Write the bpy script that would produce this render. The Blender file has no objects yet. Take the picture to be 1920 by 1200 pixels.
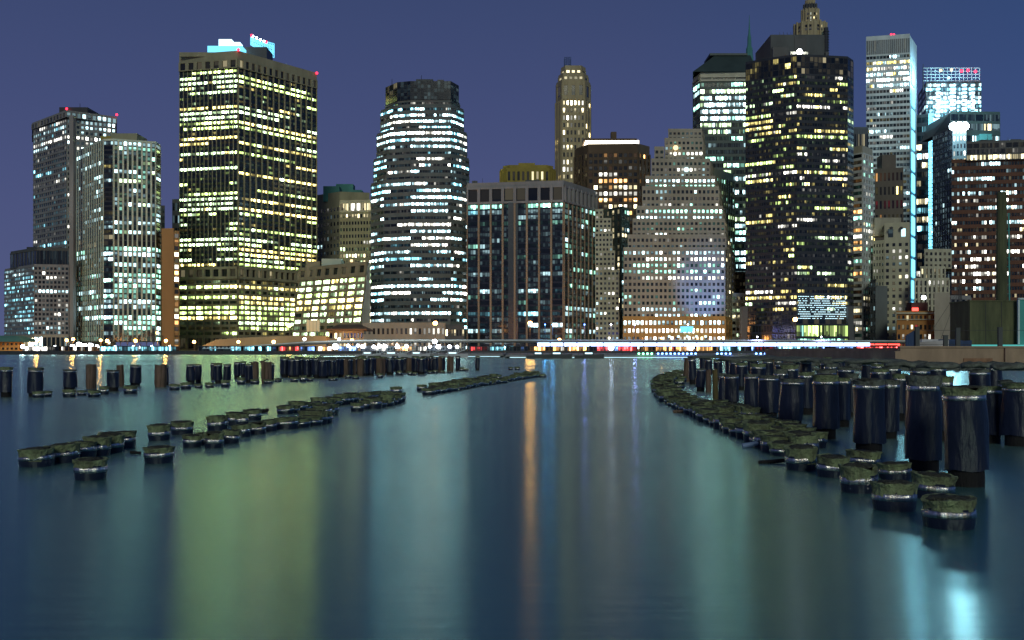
import bpy, math, random
from mathutils import Vector, Matrix
sc = bpy.context.scene
C = sc.collection
R = math.radians
# ------------------------------------------------------------ camera, sky, light, exposure
FP, HY, CH = 2000.0, 656.5, 2.0          # focal length in photo pixels, horizon row, eye height
cam = bpy.data.objects.new('camera', bpy.data.cameras.new('camera')); C.objects.link(cam)
cam.location = (0, 0, CH); cam.rotation_euler = (R(90), 0, 0)
cam.data.sensor_width = 36; cam.data.lens = 36*FP/1920; cam.data.shift_y = (HY-600)/1920
cam.data.clip_start = 0.1; cam.data.clip_end = 9000
sc.camera = cam
sc.render.resolution_x, sc.render.resolution_y = 1920, 1200
sc.view_settings.view_transform = 'Standard'; sc.view_settings.look = 'None'
sc.view_settings.exposure = 0; sc.view_settings.gamma = 1

w = bpy.data.worlds.new('World'); sc.world = w; w.use_nodes = True
nt = w.node_tree; nt.nodes.clear()
out = nt.nodes.new('ShaderNodeOutputWorld'); bg = nt.nodes.new('ShaderNodeBackground')
tc = nt.nodes.new('ShaderNodeTexCoord'); sp = nt.nodes.new('ShaderNodeSeparateXYZ')
cr = nt.nodes.new('ShaderNodeValToRGB'); bg.inputs[1].default_value = 1.0
nt.links.new(tc.outputs['Generated'], sp.inputs[0]); nt.links.new(sp.outputs['Z'], cr.inputs[0])
els = cr.color_ramp.elements
els[0].position = 0.0; els[0].color = (.086, .105, .222, 1)
els[1].position = 1.0; els[1].color = (.012, .02, .05, 1)
for p_, c_ in ((.12, (.071, .088, .207)), (.22, (.056, .075, .186)), (.33, (.041, .062, .155)), (.6, (.022, .035, .09))):
    e = els.new(p_); e.color = (*c_, 1)
# bluer towards the right-hand (uptown) side
mr = nt.nodes.new('ShaderNodeMapRange'); mr.inputs[1].default_value = .1; mr.inputs[2].default_value = .55
mx = nt.nodes.new('ShaderNodeMix'); mx.data_type = 'RGBA'; mx.blend_type = 'MULTIPLY'
nt.links.new(sp.outputs['X'], mr.inputs[0]); nt.links.new(mr.outputs[0], mx.inputs[0])
nt.links.new(cr.outputs[0], mx.inputs[6]); mx.inputs[7].default_value = (.62, .97, 1.08, 1)
nt.links.new(mx.outputs[2], bg.inputs[0]); nt.links.new(bg.outputs[0], out.inputs[0])

sl = bpy.data.lights.new('city_glow', 'SUN'); sl.energy = .8; sl.angle = R(14); sl.color = (.95, 1.0, .8)
so = bpy.data.objects.new('city_glow', sl); C.objects.link(so)
so.rotation_euler = (R(68), 0, R(2))        # low, from behind the camera's right shoulder

# ------------------------------------------------------------ materials
def _n(t, kind, **kw):
    n = t.nodes.new(kind)
    for k, v in kw.items(): setattr(n, k, v)
    return n
def mat(name, col, rough=.8, var=.25, scale=.15, metal=0, bump=0, col2=None, stretch=(1,1,1), spec=.4, emit=None, es=0):
    m = bpy.data.materials.new(name); m.use_nodes = True; t = m.node_tree
    b = t.nodes['Principled BSDF']
    b.inputs['Roughness'].default_value = rough; b.inputs['Metallic'].default_value = metal
    b.inputs['Specular IOR Level'].default_value = spec
    if emit:
        b.inputs['Base Color'].default_value = (*col, 1)
        b.inputs['Emission Color'].default_value = (*emit, 1); b.inputs['Emission Strength'].default_value = es
        return m
    tcn = _n(t, 'ShaderNodeTexCoord'); mp = _n(t, 'ShaderNodeMapping'); mp.inputs['Scale'].default_value = stretch
    nz = _n(t, 'ShaderNodeTexNoise'); nz.inputs['Scale'].default_value = scale; nz.inputs['Detail'].default_value = 6
    nz.inputs['Roughness'].default_value = .65
    rp = _n(t, 'ShaderNodeValToRGB'); a = rp.color_ramp.elements
    a[0].position = .3; a[1].position = .7
    c2 = col2 or tuple(c*(1-var) for c in col)
    a[0].color = (*c2, 1); a[1].color = (*[min(1, c*(1+var*.5)) for c in col], 1)
    L = t.links.new
    L(tcn.outputs['Object'], mp.inputs[0]); L(mp.outputs[0], nz.inputs['Vector']); L(nz.outputs['Fac'], rp.inputs[0])
    L(rp.outputs[0], b.inputs['Base Color'])
    if bump:
        bp = _n(t, 'ShaderNodeBump'); bp.inputs['Strength'].default_value = min(1, bump); bp.inputs['Distance'].default_value = .05
        n2 = _n(t, 'ShaderNodeTexNoise'); n2.inputs['Scale'].default_value = scale*4; n2.inputs['Detail'].default_value = 8
        L(mp.outputs[0], n2.inputs['Vector']); L(n2.outputs['Fac'], bp.inputs['Height']); L(bp.outputs[0], b.inputs['Normal'])
    return m
M = {}
def wallm(k, col, **kw):
    M[k] = mat(k, col, **{**dict(rough=.85, var=.3, scale=.08, stretch=(1, 1, .35)), **kw}); return M[k]
wallm('concrete_olive', (.33, .31, .20)); wallm('concrete_grey', (.27, .27, .27)); wallm('concrete_pale', (.5, .47, .36))
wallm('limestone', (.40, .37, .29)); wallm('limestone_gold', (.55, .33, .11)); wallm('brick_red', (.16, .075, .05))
wallm('brick_brown', (.13, .09, .06)); wallm('brown_panel', (.36, .22, .09), var=.12); wallm('cream', (.5, .48, .35)); wallm('white_panel', (.6, .62, .6))
wallm('dark_steel', (.035, .04, .05), rough=.45); wallm('dark_green_metal', (.05, .075, .07), rough=.5); wallm('blue_black', (.012, .02, .04), rough=.3)
wallm('tan_pier', (.34, .26, .18)); wallm('slate', (.10, .11, .11)); wallm('copper_green', (.08, .26, .24)); wallm('orange_brick', (.42, .2, .06))
wallm('grey_band', (.15, .17, .165)); wallm('yellow_stone', (.36, .29, .07)); wallm('rib_green', (.58, .66, .53), var=.15); wallm('dim_rib', (.15, .13, .11))
wallm('asphalt', (.05, .05, .055)); wallm('roofing', (.05, .05, .05)); wallm('night_concrete', (.4, .29, .2), scale=.5, bump=.3)
wallm('teal_lit_panel', (.1, .45, .42)); wallm('mossy_concrete', (.13, .14, .07), col2=(.05, .06, .035), scale=.9, stretch=(1, 1, .15))
wallm('blue_paint', (.05, .09, .2)); wallm('plum', (.1, .05, .05)); wallm('mesh_white', (.7, .85, .9))
wallm('hull_white', (.6, .6, .62)); wallm('bark', (.11, .085, .06), scale=2)
def em(k, col, s): M[k] = mat(k, tuple(c*.5 for c in col), emit=col, es=s)
em('glow_orange', (1, .5, .13), 26); em('glow_white', (.85, .93, 1), 30); em('glow_blue', (.12, .3, 1), 14); em('glow_red', (1, .02, .05), 6)
em('glow_tube', (.38, .52, 1), 8); em('glow_redtube', (1, .08, .06), 3.5); em('glow_cyan', (.16, .62, .85), 1.7); em('glow_green', (.2, 1, .45), 12)
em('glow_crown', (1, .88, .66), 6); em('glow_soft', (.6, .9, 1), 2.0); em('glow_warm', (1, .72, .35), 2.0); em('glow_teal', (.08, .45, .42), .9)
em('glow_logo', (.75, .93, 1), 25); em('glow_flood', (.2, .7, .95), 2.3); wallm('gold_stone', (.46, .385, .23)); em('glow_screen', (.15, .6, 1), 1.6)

def window_mat():
    m = bpy.data.materials.new('window_glass'); m.use_nodes = True; t = m.node_tree; L = t.links.new
    b = t.nodes['Principled BSDF']; b.inputs['Base Color'].default_value = (.008, .012, .018, 1); b.inputs['Roughness'].default_value = .12
    b.inputs['Specular IOR Level'].default_value = .45
    at_ = _n(t, 'ShaderNodeAttribute', attribute_name='lit'); uv = _n(t, 'ShaderNodeUVMap')
    fl = _n(t, 'ShaderNodeVectorMath', operation='FLOOR'); fr = _n(t, 'ShaderNodeVectorMath', operation='FRACTION')
    L(uv.outputs[0], fl.inputs[0]); L(uv.outputs[0], fr.inputs[0])
    wn = _n(t, 'ShaderNodeTexWhiteNoise', noise_dimensions='3D'); L(fl.outputs[0], wn.inputs['Vector'])
    s = _n(t, 'ShaderNodeSeparateXYZ'); L(fr.outputs[0], s.inputs[0])
    pw = _n(t, 'ShaderNodeMath', operation='POWER'); L(wn.outputs['Value'], pw.inputs[0]); pw.inputs[1].default_value = 2.0
    ma = _n(t, 'ShaderNodeMath', operation='MULTIPLY_ADD'); L(pw.outputs[0], ma.inputs[0]); ma.inputs[1].default_value = 2.9; ma.inputs[2].default_value = .12
    # mullion between panes
    a = _n(t, 'ShaderNodeMath', operation='SUBTRACT'); L(s.outputs[0], a.inputs[0]); a.inputs[1].default_value = .5
    ab = _n(t, 'ShaderNodeMath', operation='ABSOLUTE'); L(a.outputs[0], ab.inputs[0])
    lt = _n(t, 'ShaderNodeMath', operation='LESS_THAN'); L(ab.outputs[0], lt.inputs[0]); lt.inputs[1].default_value = .43
    # brighter towards the ceiling, blinds drawn to a random height
    wn2 = _n(t, 'ShaderNodeTexWhiteNoise', noise_dimensions='4D'); L(fl.outputs[0], wn2.inputs['Vector']); wn2.inputs['W'].default_value = 3.3
    vm = _n(t, 'ShaderNodeMath', operation='MULTIPLY_ADD'); L(wn2.outputs['Value'], vm.inputs[0]); vm.inputs[1].default_value = -.9; vm.inputs[2].default_value = .55
    gt = _n(t, 'ShaderNodeMath', operation='GREATER_THAN'); L(s.outputs[1], gt.inputs[0]); L(vm.outputs[0], gt.inputs[1])
    g2 = _n(t, 'ShaderNodeMath', operation='MULTIPLY_ADD'); L(gt.outputs[0], g2.inputs[0]); g2.inputs[1].default_value = .75; g2.inputs[2].default_value = .25
    m1 = _n(t, 'ShaderNodeMath', operation='MULTIPLY'); L(ma.outputs[0], m1.inputs[0]); L(lt.outputs[0], m1.inputs[1])
    m2 = _n(t, 'ShaderNodeMath', operation='MULTIPLY'); L(m1.outputs[0], m2.inputs[0]); L(g2.outputs[0], m2.inputs[1])
    L(at_.outputs['Color'], b.inputs['Emission Color']); L(m2.outputs[0], b.inputs['Emission Strength'])
    return m
M['window_glass'] = window_mat()
M['window_glass'].cycles.emission_sampling = 'NONE'

# ------------------------------------------------------------ mesh helpers
class MB:
    def __init__(s): s.v = []; s.f = []; s.uv = None; s.col = None
    def add(s, vs, fs):
        o = len(s.v); s.v += [tuple(v) for v in vs]; s.f += [tuple(i+o for i in f) for f in fs]
    def box(s, x0, x1, y0, y1, z0, z1, rz=0, c=None):
        vs = [Vector((x, y, z)) for z in (z0, z1) for x, y in ((x0, y0), (x1, y0), (x1, y1), (x0, y1))]
        if rz:
            cc = Vector(c or ((x0+x1)/2, (y0+y1)/2, 0)); mt = Matrix.Rotation(rz, 3, 'Z'); vs = [mt@(v-cc)+cc for v in vs]
        s.add(vs, [(3,2,1,0), (4,5,6,7), (0,1,5,4), (1,2,6,5), (2,3,7,6), (3,0,4,7)]); return s
    def prism(s, pts, z0, z1, bottom=False, zt=None):
        n = len(pts); zt = zt or [z1]*n
        vs = [(p[0], p[1], z0) for p in pts]+[(p[0], p[1], zt[i]) for i, p in enumerate(pts)]
        fs = [(i, (i+1) % n, n+(i+1) % n, n+i) for i in range(n)]+[tuple(range(n, 2*n))]
        if bottom: fs.append(tuple(range(n-1, -1, -1)))
        s.add(vs, fs); return s
    def rings(s, rs, cap=True, closed_bottom=False):     # rs: list of rings (lists of equal length)
        n = len(rs[0]); vs = [p for r in rs for p in r]
        fs = [(k*n+i, k*n+(i+1) % n, (k+1)*n+(i+1) % n, (k+1)*n+i) for k in range(len(rs)-1) for i in range(n)]
        if cap: fs.append(tuple((len(rs)-1)*n+i for i in range(n)))
        if closed_bottom: fs.append(tuple(n-1-i for i in range(n)))
        s.add(vs, fs); return s
    def lathe(s, prof, n=12, c=(0, 0), cap=True, bottom=False):
        return s.rings([[(c[0]+r*math.cos(2*math.pi*i/n), c[1]+r*math.sin(2*math.pi*i/n), z) for i in range(n)] for r, z in prof], cap, bottom)
    def tube(s, p, q, r0, r1=None, n=6):
        p, q = Vector(p), Vector(q); r1 = r0 if r1 is None else r1
        d = (q-p).normalized(); a = d.orthogonal().normalized(); b = d.cross(a)
        s.rings([[p+(a*math.cos(t)+b*math.sin(t))*r0 for t in [2*math.pi*i/n for i in range(n)]],
                 [q+(a*math.cos(t)+b*math.sin(t))*r1 for t in [2*math.pi*i/n for i in range(n)]]], True, True); return s
    def ball(s, c, r, n=8, m=5):
        rs = [[(c[0]+r*math.sin(math.pi*k/m)*math.cos(2*math.pi*i/n), c[1]+r*math.sin(math.pi*k/m)*math.sin(2*math.pi*i/n), c[2]-r*math.cos(math.pi*k/m)) for i in range(n)] for k in range(1, m)]
        s.rings(rs, True, True); return s
    def build(s, name, m, parent=None, smooth=False):
        me = bpy.data.meshes.new(name); me.from_pydata(s.v, [], s.f)
        me.materials.append(M[m] if isinstance(m, str) else m)
        if smooth: me.polygons.foreach_set('use_smooth', [True]*len(me.polygons))
        me.update(); o = bpy.data.objects.new(name, me); C.objects.link(o)
        if parent: o.parent = parent
        return o
def tag(o, label=None, cat=None, group=None, kind=None):
    if label: o['label'] = label
    if cat: o['category'] = cat
    if group: o['group'] = group
    if kind: o['kind'] = kind
    return o
def thing(name, label, cat, loc=(0, 0, 0), group=None, rz=0):
    o = bpy.data.objects.new(name, None); C.objects.link(o); o.location = loc; o.rotation_euler = (0, 0, rz)
    return tag(o, label, cat, group)
def copy_tree(o, loc=None, rz=None, scale=None, label=None, parent=None):
    c = o.copy(); C.objects.link(c); c.parent = parent
    if loc is not None: c.location = loc
    if rz is not None: c.rotation_euler = (0, 0, rz)
    if scale is not None: c.scale = scale
    if label: c['label'] = label
    for ch in o.children: copy_tree(ch, parent=c)
    return c
def X(px, D): return (px-960)/FP*D
def Z(py, D): return CH+(HY-py)/FP*D
ORD = ['first','second','third','fourth','fifth','sixth','seventh','eighth','ninth','tenth','eleventh','twelfth','thirteenth','fourteenth','fifteenth','sixteenth','seventeenth','eighteenth','nineteenth']
TENS = {2:'twent',3:'thirt',4:'fort',5:'fift',6:'sixt',7:'sevent',8:'eight',9:'ninet'}
def nth(i):     # 1-based
    if i <= 19: return ORD[i-1]
    if i > 99: return 'hundred and '+nth(i-100)
    t, u = divmod(i, 10)
    return TENS[t]+'ieth' if u == 0 else TENS[t]+'y-'+ORD[u-1]

# ------------------------------------------------------------ buildings
PAL = dict(W=(1, .86, .5), G=(.7, 1, .55), C=(.6, .93, 1), K=(.3, .82, 1), Y=(1, .82, .26), O=(1, .5, .16), R=(1, .08, .08), N=(1, .97, .85), B=(.2, .4, 1), L=(.72, 1, .3), T=(.42, 1, .78))
LAND = 1.6
def S(fl, bays, pier=.14, span=.4, pd=.5, sd=.3, panes=3, rows='5', pal='W', br=2., run=.65, par=0, dim=.03, vis=None):
    return dict(fl=fl, bays=bays, pier=pier, span=span, pd=pd, sd=sd, panes=panes, rows=rows, pal=pal, br=br, run=run, par=par, dim=dim)
def facade(cl, wins, P0, P1, z0, z1, st, rng, slant=None, zvis=-1, cs=None):
    cs = cs or cl
    P0 = Vector((P0[0], P0[1], 0)); P1 = Vector((P1[0], P1[1], 0)); d = P1-P0; L = d.length; dn = d/L; n = Vector((dn.y, -dn.x, 0))
    up = Vector((0, 0, 1)); sv = Vector(slant) if slant else Vector((0, 0, 0)); H = z1-z0-st['par']
    def pos(u, v, o): return P0+d*u+up*(z0+v*H)+sv*(v*H/(z1-z0))+n*o
    def bar(u0, u1, v0, v1, o, cl=cl):
        vs = [pos(u0, v0, 0), pos(u1, v0, 0), pos(u1, v1, 0), pos(u0, v1, 0), pos(u0, v0, o), pos(u1, v0, o), pos(u1, v1, o), pos(u0, v1, o)]
        cl.add(vs, [(4,5,6,7), (0,1,5,4), (1,2,6,5), (2,3,7,6), (3,0,4,7)])
    nf, nb = st['fl'], st['bays']; pw = st['pier']/nb; sh = st['span']/nf
    if st['pd'] > 0:
        for b in range(nb+1):
            c = b/nb; bar(max(0, c-pw/2), min(1, c+pw/2), 0, 1, st['pd'])
    if st['sd'] > 0:
        for f in range(nf+1):
            v0 = f/nf-sh/2; bar(0, 1, max(0, v0), min(1, v0+sh), st['sd']+.004, cs)
    rows = st['rows']; D = (P0.y+P1.y)/2
    for fi in range(nf):                                    # from the top down
        f = nf-1-fi
        dg = int(rows[min(len(rows)-1, int(fi*len(rows)/nf))]) if len(rows) > 1 else int(rows)
        if len(rows) == 1 and rows != '0': dg = max(0, min(9, dg+rng.choice((-3, -2, -1, 0, 0, 1, 3))))
        p = dg/9; on = rng.random() < p; fc = rng.choice(st['pal'])
        for b in range(nb):
            if rng.random() > st['run']: on = rng.random() < p
            u0 = (b+st['pier']/2)/nb; u1 = (b+1-st['pier']/2)/nb; v0 = (f+st['span']/2)/nf; v1 = (f+1-st['span']/2)/nf
            c = PAL[fc if rng.random() < .8 else rng.choice(st['pal'])]
            if on: e = st['br']*1.75*(.35+.65*p)*rng.choice((.12, .3, .5, .8, 1, 1, 1.3, 1.6))*rng.uniform(.8, 1.2)
            elif rng.random() < .13: e = st['br']*rng.uniform(.02, .13)
            else: e = st['dim']*rng.random()
            z = z0+v0*H
            wins.append(([pos(u0, v0, .06), pos(u1, v0, .06), pos(u1, v1, .06), pos(u0, v1, .06)], tuple(e*x for x in c), st['panes'],
                         (1 if z > zvis else 0, (u1-u0)*L*(v1-v0)*H/D**2*(1 if e > .3 else .4)*1e4)))
def win_mesh(ws, rng, org):
    me = bpy.data.meshes.new('window'); vs = []; fs = []; uvs = []; cols = []
    for k, (q, c, panes, _) in enumerate(ws):
        vs += [tuple(p-org) for p in q]; fs.append(tuple(range(4*k, 4*k+4)))
        a = rng.randrange(400)*8; r = rng.randrange(400)
        uvs += [a, r+.02, a+panes, r+.02, a+panes, r+.98, a, r+.98]; cols += [*c, 1]*4
    me.from_pydata(vs, [], fs); me.materials.append(M['window_glass'])
    me.uv_layers.new(name='UVMap').data.foreach_set('uv', uvs)
    at = me.color_attributes.new('lit', 'FLOAT_COLOR', 'CORNER'); at.data.foreach_set('color', cols)
    return me
def emit_windows(root, wins, rng, name='window'):
    wins.sort(key=lambda w_: w_[3], reverse=True); org = Vector(root.location)
    for w_ in wins[:100]:
        o = bpy.data.objects.new(name, win_mesh([w_], rng, org)); C.objects.link(o); o.parent = root
    if wins[100:]:
        o = bpy.data.objects.new(name, win_mesh(wins[100:], rng, org)); C.objects.link(o); o.parent = root; o['kind'] = 'stuff'
SEED = [11]
def building(name, label, tiers, Dr, cat='skyscraper', hide=None, extras=None):
    """tiers: dicts pts[(px,D)], top, bot (photo rows at distance Dr), depth, st[styles], wall, clad"""
    SEED[0] += 1; rng = random.Random(SEED[0])
    t0 = tiers[-1]; xs = [X(p, d) for p, d in t0['pts']]; ys = [d for p, d in t0['pts']]
    root = thing(name, label, cat, (sum(xs)/len(xs), min(ys)+5, LAND))
    org = Vector(root.location); wins = []; zv = Z(hide, Dr) if hide else -1
    for T in tiers:
        pts = [(X(p, d), d) for p, d in T['pts']]; dp = T.get('depth', 30)
        k1, k0 = (pts[-1][1]+dp)/pts[-1][1], (pts[0][1]+dp)/pts[0][1]       # side walls run away from the viewer
        back = [(pts[-1][0]*k1, pts[-1][1]+dp), (pts[0][0]*k0, pts[0][1]+dp)]
        z0 = Z(T['bot'], Dr) if T.get('bot') else LAND; z1 = Z(T['top'], Dr)
        core = MB(); loc = [(x-org.x, y-org.y) for x, y in pts+back]; core.prism(loc, z0-org.z, z1-org.z)
        core.build('wall', T.get('clad', T.get('wall', 'dark_steel')) if any(T['st']) else T.get('wall', 'dark_steel'), root)
        cl = MB(); cs = MB() if T.get('span') else cl
        for i, st in enumerate(T['st']):
            if st: facade(cl, wins, pts[i], pts[i+1], z0, z1-T.get('off', 0), st, rng, zvis=zv, cs=cs)
        if cs is not cl and cs.v:
            cs.v = [(x-org.x, y-org.y, z-org.z) for x, y, z in cs.v]; cs.build('spandrel', T['span'], root)
        if cl.v:
            cl.v = [(x-org.x, y-org.y, z-org.z) for x, y, z in cl.v]; cl.build('facade_frame', T.get('clad', T.get('wall', 'dark_steel')), root)
        if T.get('par', 1):                          # parapet round the roof edge
            pb = MB(); n = len(loc); h = T.get('ph', 1.2)
            for i in range(n):
                a, b = Vector((*loc[i], 0)), Vector((*loc[(i+1) % n], 0)); d = (b-a).normalized(); q = Vector((d.y, -d.x, 0))*.0
                nn = Vector((-d.y, d.x, 0))*.5
                pb.add([a+Vector((0,0,z1-org.z)), b+Vector((0,0,z1-org.z)), b+nn+Vector((0,0,z1-org.z)), a+nn+Vector((0,0,z1-org.z)),
                        a+Vector((0,0,z1-org.z+h)), b+Vector((0,0,z1-org.z+h)), b+nn+Vector((0,0,z1-org.z+h)), a+nn+Vector((0,0,z1-org.z+h))],
                       [(4,5,6,7), (0,1,5,4), (2,3,7,6)])
            pb.build('parapet', T.get('clad', T.get('wall', 'dark_steel')), root)
    emit_windows(root, wins, rng)
    root['_'] = 0; del root['_']
    return root
def pbox(root, name, px0, px1, py0, py1, D, dep, m):     # a box part placed by photo column/row at distance D
    o = root.location; sink = 7 if ('plant' in name or name in ('penthouse', 'chimney', 'tank_house', 'roof_house', 'lit_penthouse')) and name != 'lit_plant_wall' else 0   # rooftop boxes reach down to the roof
    return MB().box(X(px0, D)-o.x, X(px1, D)-o.x, D-o.y, D+dep-o.y, Z(py1, D)-o.z-sink, Z(py0, D)-o.z).build(name, m, root)
def beacon(root, px, py, D, r=.9, m='glow_red'):
    o = root.location; p = (X(px, D)-o.x, D-o.y, Z(py, D)-o.z)
    return MB().ball(p, r).build('beacon', m, root)
def mast(root, px, py0, py1, D, r=.35, m='dark_steel', name='antenna'):
    o = root.location; return MB().tube((X(px, D)-o.x, D-o.y, Z(py1, D)-o.z-6), (X(px, D)-o.x, D-o.y, Z(py0, D)-o.z), r, r*.4).build(name, m, root)
def poly_z(*pts): return pts

# ------------------------------------------------------------ the towers, left to right
T = dict
# 1 tall grid tower at the far left
r = building('office_tower', 'tall grey gridded office tower at the far left with a dark rooftop box', [
    T(pts=[(60,757),(124,716),(219,737)], top=212, bot=222, depth=45, st=[S(1,11,.3,.2,.5,.4,1,'0'),S(1,10,.3,.2,.5,.4,1,'4',['C'],1)], wall='concrete_grey'),
    T(pts=[(63,757),(125,720),(217,736)], top=222, bot=None, depth=45, wall='dark_steel', clad='concrete_grey', par=0, st=[
        S(44,16,.25,.42,.25,.5,1,'3288112622211111112334332221111111111','KCN',1.1,.8,dim=.05),
        S(44,11,.42,.45,.5,.45,1,'7686421111222123221111122222111122222','CCN',2.6,.5,dim=.04)])], 720, 'office tower', hide=470)
pbox(r, 'penthouse', 111, 164, 201, 213, 730, 25, 'dark_steel')
beacon(r, 125, 204, 728, .8); beacon(r, 219, 215, 735, .8); mast(r, 150, 194, 202, 735)
r = building('office_block', 'low office block at the far left with dark glass top storey', [
    T(pts=[(20,681),(69,652),(129,656)], top=468, bot=499, depth=40, wall='blue_black', clad='slate', st=[S(1,9,.08,.16,.3,.5,2,'1','C',.3),S(1,10,.08,.16,.3,.5,2,'1','C',.3)]),
    T(pts=[(9,690),(64,650),(129,655)], top=500, bot=628, depth=42, wall='dark_steel', clad='concrete_grey', st=[
        S(16,22,.25,.42,.2,.5,1,'6566656656666667','KKC',1.1,.85,dim=.25), S(15,9,.34,.42,.5,.4,1,'146246213122223','CN',3.2,.7)]),
    T(pts=[(9,689),(64,649),(129,654)], top=628, depth=42, wall='concrete_grey', clad='limestone', par=0, st=[S(1,12,.3,.4,.4,.3,2,'9','CW',4), S(1,8,.2,.3,.4,.3,2,'8','WC',3)])], 655, 'office block')
pbox(r, 'rooftop_plant', 50, 80, 463, 469, 665, 12, 'dark_steel'); pbox(r, 'stair_shaft', 129.5, 137.5, 216, 645, 656, 4, 'concrete_grey')
# 2 white ribbed tower
r = building('ribbed_tower', 'pale tower with tall white vertical ribs, left of the largest tower', [
    T(pts=[(144,680),(194,642),(213,641),(292,650),(301,660)], top=266, bot=440, depth=38, wall='blue_black', clad='rib_green', span='dark_steel', st=[
        S(20,12,.34,.25,.35,.12,1,'05111012101110211000','C',1.6,.8), S(20,1,.1,.35,.3,.2,4,'21122311131215211233','CY',1.2,.4),
        S(20,9,.38,.28,1.5,.15,1,'96353131312103251714','TCG',2.2,.6,dim=.12), S(20,1,.1,.35,.3,.2,3,'2','C',1.2)]),
    T(pts=[(144,680),(194,642),(213,641),(292,650),(301,660)], top=440, bot=462, depth=38, wall='blue_black', clad='rib_green', span='dark_steel', par=0, st=[
        S(2,12,.3,.25,.4,.12,1,'0'), S(2,1,.08,.3,.3,.2,2,'0'), S(2,9,.3,.2,1.2,.15,1,'0'), S(2,1,.08,.3,.3,.2,2,'0')]),
    T(pts=[(144,680),(194,642),(213,641),(292,650),(301,660)], top=462, bot=640, depth=38, wall='blue_black', clad='rib_green', span='dark_steel', par=0, st=[
        S(18,12,.36,.25,.35,.12,1,'411122117316171100','TC',1.8,.85,dim=.1), S(18,1,.08,.35,.3,.2,4,'9924372399599630','CT',2.8,.9),
        S(18,9,.36,.28,1.5,.15,1,'642529379398399421','TCT',2.6,.8,dim=.15), S(18,1,.1,.35,.3,.2,3,'7','CT',2.5,.6)])], 645, 'office tower')
pbox(r, 'penthouse', 208, 257, 250, 266, 655, 18, 'concrete_olive'); pbox(r, 'plant_box', 188, 208, 255, 266, 660, 10, 'yellow_stone')
# brown slab and two dark towers behind
r = building('brown_slab', 'plain brown windowless slab with one column of lit windows, between ribbed tower and largest tower', [
    T(pts=[(303,640),(326,639)], top=432, depth=25, wall='brown_panel', st=[None]),
    T(pts=[(326,640),(336,642)], top=436, depth=25, wall='dark_steel', clad='brown_panel', st=[S(19,1,.2,.35,.3,.2,1,'8','NNOW',3,.2)])], 640, 'building')
building('background_tower', 'dark narrow tower peeping over the brown slab on the left', [T(pts=[(300,800),(309,801)], top=388, depth=20, wall='dark_steel', st=[S(20,2,.2,.4,.2,.2,1,'1','C',.8)])], 800, 'tower', hide=432)
building('background_tower', 'slim blue grey tower just left of the largest tower', [T(pts=[(323,880),(338,880)], top=376, depth=20, wall='slate', st=[S(12,3,.2,.4,.2,.2,1,'1','C',.8)])], 880, 'tower', hide=432)
# 3 largest tower
L1 = '84953125799736728518122515419415438760642'; R1 = '0471112186299223115119935338294137345665477'
r = building('office_tower', 'largest tower on the left, tan frame with yellow green lit floors and glowing roof box', [
    T(pts=[(336,757),(446,746),(594,806)], top=98, bot=127, depth=60, wall='blue_black', clad='concrete_olive', off=4.6, st=[S(1,7,.4,.2,.9,.7,1,'0'),S(1,14,.45,.2,.9,.7,1,'0')]),
    T(pts=[(337,758),(446,747),(593.5,806)], top=127, bot=500, depth=60, wall='blue_black', clad='concrete_olive', span='blue_black', par=0, st=[
        S(39,14,.16,.52,.7,.08,3,L1,'LLGYG',4.6,.8,dim=.03), S(39,14,.17,.52,.9,.08,3,R1,'LGLYG',5.0,.88,dim=.03)]),
    T(pts=[(336,756),(446,744.5),(573,797)], top=500, bot=523, depth=60, wall='blue_black', clad='concrete_olive', par=0, st=[S(1,7,.36,.4,1.3,1.4,1,'0'),S(1,12,.4,.4,1.6,1.5,1,'0')]),
    T(pts=[(336,756.5),(446,745),(573,797)], top=523, bot=630, depth=60, wall='blue_black', clad='concrete_olive', par=0, st=[
        S(11,7,.16,.44,.6,.55,3,'19156889783','LYGL',5.2,.9), S(11,12,.2,.44,.7,.6,2,'47388899882','LYLG',4.2,.9)]),
    T(pts=[(336,756),(446,744),(573,796)], top=630, depth=60, wall='brown_panel', clad='concrete_olive', par=0, st=[S(1,7,.3,.3,1.1,.8,2,'4','W',2),S(1,12,.4,.3,1.1,.8,2,'2','W',1.5)])], 746, 'office tower')
pbox(r, 'parapet', 336, 447, 98, 106, 752, .5, 'concrete_olive')
pbox(r, 'lit_penthouse', 389, 454, 86, 96, 775, 12, 'glow_cyan'); pbox(r, 'lit_penthouse', 410, 434, 73.5, 86, 778, 8, 'glow_soft'); pbox(r, 'plant_box', 434, 450, 79, 86, 781, 8, 'glow_soft'); pbox(r, 'plant_box', 455, 500, 88, 108, 790, 20, 'dark_steel')
o = r.location; sc_ = MB()                                # glowing lattice screen on the roof
A, B = Vector((X(470,790),790,0)), Vector((X(514,815),815,0))
for k in range(15):
    p = A.lerp(B, k/14); q = A.lerp(B, min(1, (k+1.6)/14)); zt = Z(70,790)+(Z(82,815)-Z(70,790))*k/14; zb = Z(84,790)+(Z(108,815)-Z(84,790))*k/14
    sc_.tube((p.x-o.x,p.y-o.y,zb-o.z),(p.x-o.x,p.y-o.y,zt-o.z),.32,n=4); sc_.tube((p.x-o.x,p.y-o.y,zb-o.z),(q.x-o.x,q.y-o.y,zt-o.z-1),.28,n=4)
for k in range(6):
    f = k/5; sc_.tube((A.x-o.x,A.y-o.y,Z(84,790)+(Z(70,790)-Z(84,790))*f-o.z),(B.x-o.x,B.y-o.y,Z(108,815)+(Z(82,815)-Z(108,815))*f-o.z),.34,n=4)
sc_.build('lit_lattice', 'glow_cyan', r)
for k in range(4): beacon(r, 474+k*7, 68+k*3.2, 790, .8, 'glow_white')
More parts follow.
